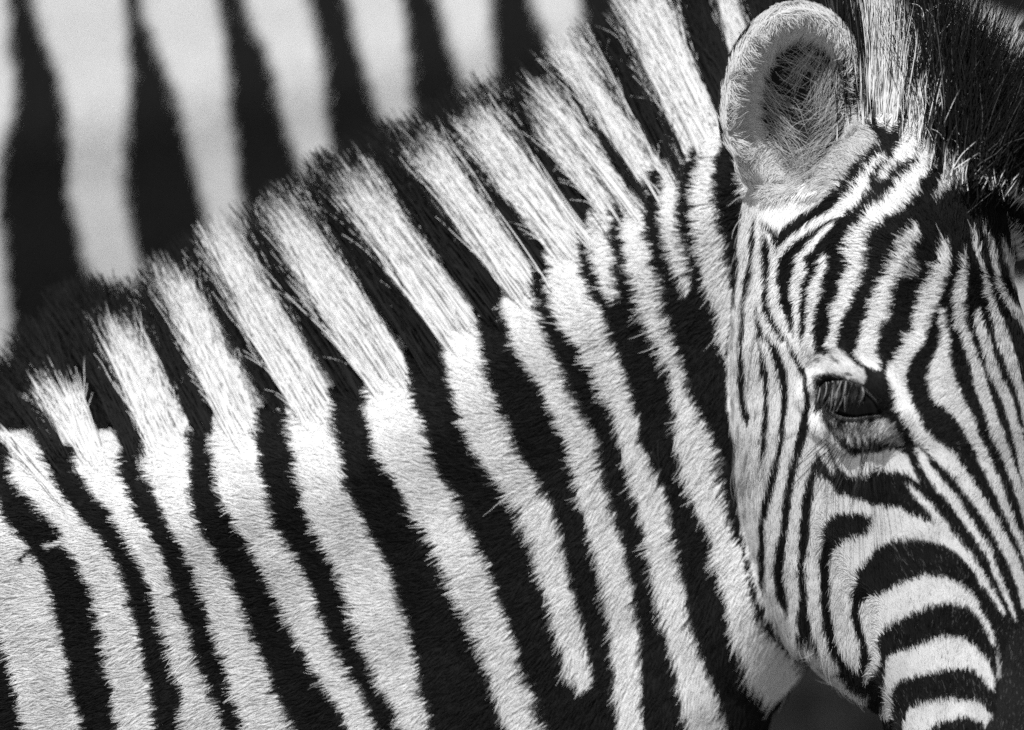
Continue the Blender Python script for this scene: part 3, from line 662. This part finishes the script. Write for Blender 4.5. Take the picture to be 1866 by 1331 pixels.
dens = 5.6/(Lq*1.25)*np.where((qpart == 0) & (QC[:,0] > 160) & (QC[:,0] < 1260), np.interp(crest_d, [4, 48], [0.85, 1.0]), 1.0)
dens = np.where(QN[:,1] > -0.25, dens*1.6, dens)*np.where(qpart == 1, 1.25, 1)
coatq = front & ~eyeq & (qpart < 2)
P, M, f = sample_roots(V, Q, N, A, dens, coatq)
fv = field(P[:,0], P[:,2], COMB)
# combing wavers in broad locks
ang = 0.26*vnoise(P[:,0]/55, P[:,2]/55, 1)+0.12*vnoise(P[:,0]/17, P[:,2]/17, 2)+rng.normal(0, 0.10, len(P))
dx, dy = fv[:,0], fv[:,1]; nn = np.hypot(dx, dy)+1e-6; dx, dy = dx/nn, dy/nn
dirs = np.stack([dx*np.cos(ang)-dy*np.sin(ang), dx*np.sin(ang)+dy*np.cos(ang)], 1)
L = fv[:,2]*rng.uniform(0.6, 1.25, len(P))*(1+0.30*vnoise(P[:,0]/48, P[:,2]/48, 91)+0.22*vnoise(P[:,0]/13, P[:,2]/13, 92))
stray = rng.random(len(P)) < np.where(P[:,0] > 950, 0.006, 0.0)
L[stray & (fv[:,2] > 22) & (P[:,0] > 950)] *= 1.7
lift = fv[:,3]*rng.uniform(0.5, 1.4, len(P)); lift[stray] *= 1.5
Tm = np.stack([dirs[:,0], 0*L, dirs[:,1]],1); Tm -= M*(Tm*M).sum(1,keepdims=True); Tm /= np.linalg.norm(Tm,axis=1,keepdims=True)+1e-6
tn = tone_at(P+Tm*(0.70*fv[:,2]*np.cos(lift))[:,None]+np.stack([rng.normal(0,1.0,len(P)), 0*P[:,0], rng.normal(0,1.0,len(P))],1), part[Q[f][:,0]])
mid = (tn > 0.06) & (tn < 0.2); tn = np.where(mid, tn*rng.uniform(0.1, 3.2, len(P))**1.3, tn)
tn = np.where(tn > 0.85, rng.uniform(0.90, 1.0, len(P)), np.where(tn < 0.12, tn+rng.uniform(0, 0.012, len(P)), tn*rng.uniform(0.7,1.2,len(P))))
facep = part[Q[f][:,0]] == 1
streak = (P[:,0] < 1350) & facep & (P[:,2] > 480) & (P[:,2] < 1060) & (vnoise(P[:,0]/6+P[:,2]/60, P[:,2]/38, 61)+0.6*vnoise(P[:,0]/3.5, P[:,2]/16, 62) > 0.55)
tn = np.where(streak, tn*0.55, tn)
tn = np.where(tn > 0.7, tn*(1-0.16*np.maximum(0, vnoise(P[:,0]/38, P[:,2]/52, 81)+0.5*vnoise(P[:,0]/14, P[:,2]/18, 82))), tn)
glint = (tn < 0.05) & facep & (P[:,0] > 1530) & (P[:,2] > 760) & (rng.random(len(P)) < np.interp(P[:,0]+P[:,2], [2320,2560], [0.01,0.05]))
tn = np.where(glint, rng.uniform(0.04, 0.16, len(P)), tn)  # sun glints on the black nose hair, painted as paler tones
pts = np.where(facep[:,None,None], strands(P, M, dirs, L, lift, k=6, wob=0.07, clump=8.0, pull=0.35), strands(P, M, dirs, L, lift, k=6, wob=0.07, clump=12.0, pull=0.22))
rad = np.where(fv[:,2] < 18, 0.58, np.where(facep, 0.58, 0.64))*rng.uniform(0.8, 1.2, len(P))
print('coat', len(P))
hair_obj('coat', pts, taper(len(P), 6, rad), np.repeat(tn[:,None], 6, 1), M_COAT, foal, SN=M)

# ---------------------------------------------------------------- mane
CR = np.array([c for c in CREST if c[0] >= 150]+[(1460,230)], float)
seg = np.hypot(*np.diff(CR, axis=0).T); cum = np.concatenate([[0], np.cumsum(seg)])
n = 95000
s = rng.random(n)*cum[-1]
bx, by = np.interp(s, cum, CR[:,0]), np.interp(s, cum, CR[:,1])
TIPS = np.array([(150,-70,-50),(200,-90,-90),(260,-95,-150),(310,-95,-210),(370,-110,-250),(430,-125,-260),(540,-145,-280),(650,-175,-300),(760,-205,-310),(880,-205,-290),(970,-195,-265),
                 (1050,-195,-250),(1120,-175,-245),(1180,-150,-250),(1240,-130,-270),(1300,-100,-270),(1380,-60,-270),(1480,-20,-260)], float)
tx, ty = 0.96*np.interp(bx, TIPS[:,0], TIPS[:,1]), 0.96*np.interp(bx, TIPS[:,0], TIPS[:,2])
tl = np.hypot(tx, ty)+1e-6
# roots spread over the rounded crest, most of them high, some well down its side
e = rng.exponential(1, n)*(6+7*(0.5+0.5*vnoise(s/30, 0*s, 71))+np.interp(bx, [200,330], [3,0]))-6; side = np.where(rng.random(n) < 0.68, -1.0, 1.0)
rr0 = np.interp(bx, [150,1150], [200,150]); tm0 = np.interp(bx, [150,1150], [250,150])
dd = side*tm0*1.0*np.sqrt(np.maximum(1-((rr0-e)/rr0)**2, 0))
P0 = np.stack([bx-tx/tl*e*0.75+rng.normal(0,3,n), D0+dd, by-ty/tl*e*0.95+2], 1)
# locks: neighbours share length, lean and a common tip
u = s/17+0.9*vnoise(s/40, dd/30, 51); lk = np.floor(u); fr = u-lk-0.5; lk2 = lk*7+np.floor(dd/45)
ln = (0.70+0.28*hash01(lk2, 0*lk+2.0))*np.where(rng.random(n) < 0.36, rng.uniform(0.16, 0.5, n), rng.uniform(0.45, 1.0, n)**0.8)
a = 0.08*(hash01(lk2, 0*lk+4.0)-0.5)+rng.normal(0, 0.028, n)
k = 14; t = np.linspace(0, 1, k)**1.25
ex_, ey_ = tx*np.cos(a)-ty*np.sin(a), tx*np.sin(a)+ty*np.cos(a)
dtip = -dd*0.75+rng.normal(0, 16, n)
foot = np.stack([-tx/tl*e*0.75, 0*e, -ty/tl*e*0.95], 1)
ideal = P0[:,None,:]+(np.stack([tx, dtip, ty], 1)-foot)[:,None,:]*t[None,:,None]
vec = np.stack([ex_, dtip, ey_], 1)-foot
pts = P0[:,None,:]+vec[:,None,:]*(t[None,:]*ln[:,None])[:,:,None]
along = np.stack([np.gradient(np.interp(np.arange(0,cum[-1]+1), cum, CR[:,0]))[s.astype(int)], np.gradient(np.interp(np.arange(0,cum[-1]+1), cum, CR[:,1]))[s.astype(int)]], 1)
pl = -fr*17*0.5*(0.5+hash01(lk2, 0*lk+6.0))
pts[:,:,0] += (along[:,0]*pl)[:,None]*t**1.6; pts[:,:,2] += (along[:,1]*pl)[:,None]*t**1.6
wv = rng.normal(0, 8.0, (n,1))*t**2+rng.normal(0, 3.0, (n,1))*np.sin(t*10+rng.uniform(0,6,(n,1)))*t**1.2
bow = (rng.normal(4, 9, n)+30*(hash01(lk2, 0*lk+9.0)-0.5))[:,None]*(t**2-0.35*t)
pts[:,:,0] -= bow*0.87; pts[:,:,2] += bow*0.5
wild = (rng.random(n) < 0.03)[:,None]
wv = np.where(wild, wv*3.2, wv)
pts[:,:,0] += wv*0.87; pts[:,:,2] -= wv*0.5
# hairs rooted down the side of the crest ride over its curve
ee = seg_dist(pts[:,:,0], pts[:,:,2], NECK)
sm_ = np.clip((1150-pts[:,:,0])/1000, 0, 1); sm_ = sm_*sm_*(3-2*sm_); rr_c, tm_c = 150+50*sm_, 150+100*sm_
ts = tm_c*np.sqrt(np.clip(1-(np.maximum(rr_c-np.maximum(ee,0),0)/rr_c)**2, 0, 1))
over = D0+side[:,None]*(ts+2+np.minimum(t*120,13)[None,:]*rng.uniform(0.4,1.3,(n,1)))
pts[:,:,1] = np.where(ee > -2, np.where(side[:,None] < 0, np.minimum(pts[:,:,1], over), np.maximum(pts[:,:,1], over)), pts[:,:,1])
tm = lookup(FM, ideal[:,:,0], ideal[:,:,2])
white = (lookup(FM, ideal[:,4,0], ideal[:,4,2])+lookup(FM, ideal[:,5,0], ideal[:,5,2])+lookup(FM, ideal[:,7,0], ideal[:,7,2]))/3 > 0.72
lastw = np.where(tm > 0.5, t[None,:], 0).max(1)+rng.normal(0.0, 0.05, n)+0.17*(hash01(lk2, 0*lk+8.0)-0.45)
tt = np.where(white[:,None] & (t[None,:]*ln[:,None] <= lastw[:,None]), rng.uniform(0.85, 1.0, (n,1)), rng.uniform(0.0, 0.014, (n,1)))
same = (lookup(FM, P0[:,0]-2, P0[:,2]) > 0.5) == white
keep = same | (e < 9*rng.random(n))
rad = taper(n, k, rng.uniform(0.75, 1.15, n), 0.3)*np.clip(0.35+t*6, 0, 1)[None,:]
hair_obj('mane', pts[keep], rad[keep], tt[keep], M_MANE, foal, SN=np.stack([0*dd-0.25, 0*dd-0.80, 0*dd-0.52],1)[keep])

# forelock and poll hair between the ears
n = 28000
w = rng.random(n)
LINE = np.array([(1478,330,210),(1520,330,190),(1560,345,160),(1600,362,120),(1650,380,90),(1700,385,110),(1745,385,170)], float)
q_ = w*(len(LINE)-1)
P0 = np.stack([np.interp(q_, np.arange(len(LINE)), LINE[:,i]) for i in (0,2,1)], 1)
P0 += np.stack([rng.normal(0,8,n), rng.normal(0,34,n), rng.normal(0,16,n)], 1)
FT = np.array([(1478,-10,-290),(1520,5,-300),(1560,40,-290),(1600,40,-300),(1650,60,-260),(1700,60,-180),(1745,70,-110)], float)
vx, vy = np.interp(P0[:,0], FT[:,0], FT[:,1]), np.interp(P0[:,0], FT[:,0], FT[:,2])
k = 9; t = np.linspace(0, 1, k)
a = (rng.normal(0, 0.12, n)+0.12*vnoise(P0[:,0]/20, P0[:,2]/20, 8))*np.interp(P0[:,0], [1540,1640], [0.35, 1.3])
lc = np.floor(P0[:,0]/11)*13+np.floor(P0[:,1]/30)
a = a+np.interp(P0[:,0], [1550,1620], [0.06, 0.75])*(hash01(lc, 0*lc+3.0)-0.5)
ln = rng.uniform(0.30, 1.0, n)*(0.7+0.4*hash01(lc, 0*lc+5.0))
vec = np.stack([vx*np.cos(a)-vy*np.sin(a), rng.normal(10,30,n), vx*np.sin(a)+vy*np.cos(a)], 1)*ln[:,None]
pts = P0[:,None,:]+vec[:,None,:]*t[None,:,None]
wig = np.interp(P0[:,0], [1540,1620], [0.5,1.5])[:,None]
pts[:,:,0] += wig*rng.normal(0, 14, (n,1))*t**2+wig*rng.normal(0, 4.5, (n,1))*np.sin(t*9+rng.uniform(0,6,(n,1)))*t
ideal = P0[:,None,:]+np.stack([vx, 0*vx, vy],1)[:,None,:]*(ln[:,None]*t[None,:])[:,:,None]
tm = lookup(FM, ideal[:,:,0]+rng.normal(0,3,(n,1)), ideal[:,:,2]+rng.normal(0,8,(n,1)))
tt = np.where(tm > 0.5, rng.uniform(0.75,1.0,(n,1)), np.where(rng.random((n,1)) < 0.14, rng.uniform(0.02,0.12,(n,1)), rng.uniform(0,0.006,(n,1))))  # a share of the dark hairs greyed as painted highlights
hair_obj('forelock', pts, taper(n, k, rng.uniform(0.6, 0.9, n), 0.3), tt, M_MANE, foal, SN=np.tile([-0.1,-0.75,-0.65],(n,1)))

# pale curling wisps at the ends of the white tufts
def wisps(spots, name):
    K = 14; out_ = []
    for x, y, d, dx_, dy_, num, ll_ in spots:
        for _ in range(num):
            a0 = math.atan2(dy_, dx_)+rng.normal(0, 0.5); st = ll_*rng.uniform(0.5,1.2)/K
            cur = rng.normal(0, 0.06); p = np.array([x+rng.normal(0,14), d+rng.normal(0,12), y+rng.normal(0,14)]); q = [p.copy()]
            for _k in range(K-1):
                cur += rng.normal(0, 0.06); a0 += cur
                p = p+st*np.array([math.cos(a0), rng.normal(-0.15,0.3), math.sin(a0)]); q.append(p.copy())
            out_.append(q)
    P_ = np.array(out_)
    hair_obj(name, P_, taper(len(P_), K, 0.55, 0.5), np.repeat(rng.uniform(0.7,1.0,(len(P_),1)),K,1), M_MANE, foal, SN=np.tile([-0.1,-0.75,-0.65],(len(P_),1)))
wisps([(1598,250,95,.4,-1,16,50),(1590,200,110,.3,-1,40,60),(1640,362,40,.5,-.8,16,50),(1575,170,120,.2,-1,14,60),(1585,360,90,.1,-1,10,40),
       ], 'wisp')

# ---------------------------------------------------------------- ear hair
earq = front & ((qpart == 2) | (qpart == 3))
P, M, f = sample_roots(V, Q, N, A, np.full(len(Q), 0.30), earq & (QN[:,1] < 0.6))
pp = part[Q[f][:,0]]
a, b, c = ear_coords(P, EC, nEar, sEar, uEar, (107,146,92))
r = np.sqrt(a*a+b*b)
cx, cy = 1400-P[:,0], 280-P[:,2]; nn = np.hypot(cx, cy)+1e-6
dirs = np.stack([cx/nn, cy/nn], 1)
inside = (pp == 2) & (r < 0.98) & (P[:,2] < 392)
low = (pp == 2) & ~inside
dirs[~inside] = np.array([0.1,-1.0])
dirs[low & (P[:,2] > 350)] = np.array([-0.5, 0.85])
ang = 0.5*vnoise(P[:,0]/25, P[:,2]/25, 12); ca, sa = np.cos(ang), np.sin(ang)
dirs = np.stack([dirs[:,0]*ca-dirs[:,1]*sa, dirs[:,0]*sa+dirs[:,1]*ca], 1)
r2 = np.hypot((P[:,0]-1402)/78, (P[:,2]-273)/117)
deep = inside & (r2 < 0.95)
wl_ = P[:,0] < 1400; up_ = P[:,2] < 262
flow = np.where(wl_[:,None], [0.80,0.60], np.where(up_[:,None], [-0.45,0.89], [-0.80,0.60]))
dirs = np.where(deep[:,None], flow*np.cos(0.5*ang)[:,None]+flow[:,::-1]*[-1,1]*np.sin(0.5*ang)[:,None], dirs)
L = np.where(deep, rng.uniform(45, 105, len(P)), rng.uniform(14, 30, len(P)))
patch = (np.hypot((P[:,0]-1405)/34, (P[:,2]-203)/34) < 1) | (np.hypot((P[:,0]-1393)/28, (P[:,2]-345)/40) < 1) | (np.hypot((P[:,0]-1345)/20, (P[:,2]-265)/50) < 1)
drop = deep & (rng.random(len(P)) < np.where(r2 < 0.5, 0.997, np.where(vnoise(P[:,0]/22, P[:,2]/22, 44) > 0, 0.88, 0.965)))
lift = np.where(deep, rng.uniform(0.15, 0.6, len(P)), rng.uniform(0.2, 0.5, len(P)))
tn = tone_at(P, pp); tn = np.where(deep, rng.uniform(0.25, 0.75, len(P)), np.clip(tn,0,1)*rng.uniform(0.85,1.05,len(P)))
g = ~drop
pts = strands(P[g], M[g], dirs[g], L[g], lift[g], k=7, wob=0.13, clump=12, pull=0.25, bend=0.5)
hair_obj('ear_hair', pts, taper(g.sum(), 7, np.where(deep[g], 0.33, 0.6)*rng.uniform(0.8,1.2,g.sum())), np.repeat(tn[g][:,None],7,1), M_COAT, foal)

# ---------------------------------------------------------------- eye, lids, lashes, whiskers
def uv_ball(c, r, nu=48, nv=32):
    th = np.linspace(0, 2*np.pi, nu, endpoint=False); ph = np.linspace(0.02, np.pi-0.02, nv)
    V = np.array([[c[0]+r*np.sin(p)*np.cos(t_), c[1]+r*np.sin(p)*np.sin(t_), c[2]+r*np.cos(p)] for p in ph for t_ in th])
    Q = [(i*nu+j, i*nu+(j+1)%nu, (i+1)*nu+(j+1)%nu, (i+1)*nu+j) for i in range(nv-1) for j in range(nu)]
    V = np.concatenate([V, [[c[0],c[1],c[2]+r]], [[c[0],c[1],c[2]-r]]])
    T0, T1 = len(V)-2, len(V)-1
    Q += [(T0, (j+1)%nu, j) for j in range(nu)]+[(T1, (nv-1)*nu+j, (nv-1)*nu+(j+1)%nu) for j in range(nu)]
    return V, Q
ev, eq = uv_ball(CE, RE)
eye = mesh_obj('eye', ev, eq, M_EYE, foal)

def on_ball(x, y, r):
    q2 = r*r-(x-CE[0])**2-(y-CE[2])**2
    return CE[1]-math.sqrt(max(q2, 0.0))

def tube(path, radii, nseg=10, flat=None):
    path = np.asarray(path, float); n = len(path)
    tang = np.gradient(path, axis=0); tang /= np.linalg.norm(tang, axis=1, keepdims=True)
    V, Q = [], []
    for i in range(n):
        a = np.cross(tang[i], [0,-1.0,0]); a /= np.linalg.norm(a); b = np.cross(tang[i], a)
        for j in range(nseg):
            w = 2*math.pi*j/nseg
            V.append(path[i]+radii[i]*(a*math.cos(w)+b*math.sin(w)))
    for i in range(n-1):
        for j in range(nseg):
            Q.append((i*nseg+j, i*nseg+(j+1)%nseg, (i+1)*nseg+(j+1)%nseg, (i+1)*nseg+j))
    Q.append(tuple(range(nseg))); Q.append(tuple((n-1)*nseg+j for j in reversed(range(nseg))))
    return np.array(V), Q

def smooth_path(pts, m=40):
    p = np.asarray(pts, float); s_ = np.linspace(0, 1, len(p)); q_ = np.linspace(0, 1, m)
    o = np.stack([np.interp(q_, s_, p[:,i]) for i in range(p.shape[1])], 1)
    for _ in range(3): o[1:-1] = (o[:-2]+2*o[1:-1]+o[2:])/4
    return o
UP = cv('F7', [(150,600),(140,480),(160,390),(210,335),(300,318),(420,322),(520,348),(600,390),(690,462),(760,550),(830,655)])
LO = cv('F7', [(150,560),(200,570),(255,630),(330,680),(420,708),(520,712),(640,690),(740,680),(840,672)])
ZF = lambda x, y, o: max(min(on_ball(x, y, RE+3), DE+60), -400)+o
for path, r0, tl in ((UP, 5.5, 0.02), (LO, 3.6, 0.05)):
    p = smooth_path([(x, 0, y) for x, y in path]); p[:,1] = [min(on_ball(x, y, RE+6), DE+30) for x, _, y in p]
    rr_ = r0*np.sin(np.linspace(0.25, math.pi-0.25, len(p)))**0.5
    v_t, q_t = tube(p, rr_, 12)
    mesh_obj('eyelid', v_t, q_t, M_LID, foal, np.full(len(v_t), tl))
p = smooth_path([(x, 0, y-2) for x, y in LO[1:8]]); p[:,1] = [min(on_ball(x, y, RE+6), DE+30)-3.0 for x, _, y in p]
v_t, q_t = tube(p, 1.1*np.sin(np.linspace(0.3, math.pi-0.3, len(p))), 8)
mesh_obj('wet_lid_edge', v_t, q_t, M_LID, foal, np.full(len(v_t), 6.0))
# fold above the upper lid
p = smooth_path([(x-4, 0, y-13) for x, y in UP[1:9]]); p[:,1] = [min(on_ball(x, y+8, RE+10), DE+20) for x, _, y in p]
v_t, q_t = tube(p, 5.0*np.sin(np.linspace(0.15, math.pi-0.15, len(p)))**0.6, 10)
mesh_obj('eyelid_fold', v_t, q_t, M_LID, foal, np.full(len(v_t), 0.5))
# lashes hang from the upper lid
n = 105; k = 8; t = np.linspace(0, 1, k)
up = smooth_path(UP, 200); w = (rng.random(n)*0.62+0.10)
lx, ly = up[(w*199).astype(int),0], up[(w*199).astype(int),1]
ll = rng.uniform(30, 50, n)*np.interp(w, [0.1,0.3,0.5,0.72], [0.7,1.1,1.05,0.6])
pts = np.zeros((n,k,3))
lean = rng.normal(-0.18, 0.10, n)
pts[:,:,0] = lx[:,None]+(ll*lean)[:,None]*t**1.5+np.sin(t*3)[None,:]*rng.normal(0,2,(n,1))
pts[:,:,2] = ly[:,None]+ll[:,None]*t*0.95
base_d = np.array([on_ball(x, y, RE+10) for x, y in zip(lx, ly)]); base_d = np.minimum(base_d, DE+20)
pts[:,:,1] = base_d[:,None]-(8+26*np.sin(t*2.6))[None,:]*rng.uniform(0.8,1.2,(n,1))
hair_obj('eyelashes', pts, taper(n, k, rng.uniform(0.7,1.0,n), 0.35), np.repeat(rng.choice([0.0,0.03,0.10,0.5],(n,1),p=[.35,.3,.2,.15]),k,1), M_LASH, foal, None)  # palest lashes carry painted glints in their tone
# whiskers below the eye
n = 46; k = 8; t = np.linspace(0, 1, k)
wx, wy = rng.uniform(1425, 1520, n), rng.uniform(770, 800, n)
wl = rng.uniform(40, 125, n); wa = np.interp(wx, [1425,1470,1520], [2.45, 2.0, 1.6])+rng.normal(0,0.12,n)
wd = np.array([surf_d(F, x, y) for x, y in zip(wx, wy)])
pts = np.stack([wx[:,None]+(wl*np.cos(wa))[:,None]*t, wd[:,None]-(wl*0.35)[:,None]*np.sin(t*2)[None,:], wy[:,None]+(wl*np.sin(wa))[:,None]*t+6*t**2], -1)
hair_obj('whiskers', pts, taper(n, k, 0.45, 0.3), np.repeat(rng.choice([0.0,0.0,0.0,0.06],(n,1)),k,1), M_LASH, foal, None)

# ---------------------------------------------------------------- the mare behind
mare = empty('zebra_mare', None)
tag(mare, 'large blurred zebra flank with broad upright stripes standing behind the young one', 'zebra')
nx_, na_ = 300, 360
xs = np.linspace(-1000, 2350, nx_)
V2 = []
for x in xs:
    e_ = min((x+1000)/420.0, (2350-x)/420.0, 1.0); sc = math.sqrt(max(1-(1-e_)**2, 0.0004))
    w = np.linspace(0, 2*np.pi, na_, endpoint=False)
    y = 580+(960*sc)*np.cos(w); d = 2150-(620*sc)*np.sin(w)
    ridge = 318-0.185*(x-133)
    near = np.sin(w) > 0
    d = d-np.where(near, 12*np.exp(-((y-ridge)/75.0)**2)*sc, 0)
    d = d+5*vnoise(np.full(na_, x/210.0), y/300.0, 20)
    V2.append(np.stack([np.full(na_, x), d, y], 1))
V2 = np.concatenate(V2)
Q2 = np.array([(i*na_+j, i*na_+(j+1)%na_, (i+1)*na_+(j+1)%na_, (i+1)*na_+j) for i in range(nx_-1) for j in range(na_)])
N2, A2 = normals(V2, Q2)
if (N2*(V2-V2.mean(0))).sum() < 0: N2 = -N2; Q2 = Q2[:,::-1]
capf = [tuple(range(na_))[::-1], tuple((nx_-1)*na_+j for j in range(na_))]
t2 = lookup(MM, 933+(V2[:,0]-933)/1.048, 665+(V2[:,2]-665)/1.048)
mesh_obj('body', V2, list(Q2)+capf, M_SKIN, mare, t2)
qc, qn = V2[Q2].mean(1), N2[Q2].mean(1)
P, M, f = sample_roots(V2, Q2, N2, A2, np.full(len(Q2), 0.13), (qn[:,1] < 0.2) & (qc[:,0] > -90) & (qc[:,0] < 1980) & (qc[:,2] > -120) & (qc[:,2] < 1400))
ang = 0.2*vnoise(P[:,0]/90, P[:,2]/90, 31)
dirs = np.stack([-0.35+ang*0.5, np.ones(len(P))], 1); dirs /= np.linalg.norm(dirs, axis=1, keepdims=True)
L = rng.uniform(14, 24, len(P))
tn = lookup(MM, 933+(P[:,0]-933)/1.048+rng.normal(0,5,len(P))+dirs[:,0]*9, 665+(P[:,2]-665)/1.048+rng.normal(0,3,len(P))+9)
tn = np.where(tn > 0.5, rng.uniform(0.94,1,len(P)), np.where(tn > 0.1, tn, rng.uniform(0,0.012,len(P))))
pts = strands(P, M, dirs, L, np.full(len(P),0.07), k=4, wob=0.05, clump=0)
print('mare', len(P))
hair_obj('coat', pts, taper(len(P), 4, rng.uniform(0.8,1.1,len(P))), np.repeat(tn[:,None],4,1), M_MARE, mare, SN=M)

# ---------------------------------------------------------------- ground
m, t_, out = material('dry_grass_soil')
b = t_.nodes.new('ShaderNodeBsdfPrincipled'); b.inputs['Roughness'].default_value = 0.95
nz = t_.nodes.new('ShaderNodeTexNoise'); nz.inputs['Scale'].default_value = 3.0; nz.inputs['Detail'].default_value = 8
rp = t_.nodes.new('ShaderNodeValToRGB'); rp.color_ramp.elements[0].color = (0.18,0.18,0.18,1); rp.color_ramp.elements[1].color = (0.36,0.36,0.36,1)
t_.links.new(nz.outputs[0], rp.inputs[0]); t_.links.new(rp.outputs[0], b.inputs['Base Color']); t_.links.new(b.outputs[0], out.inputs[0])
g = mesh_obj('ground', [(-400,-400,0),(400,-400,0),(400,400,0),(-400,400,0)], [(0,1,2,3)], m, None, world=False, smooth=False)
g['kind'] = 'structure'
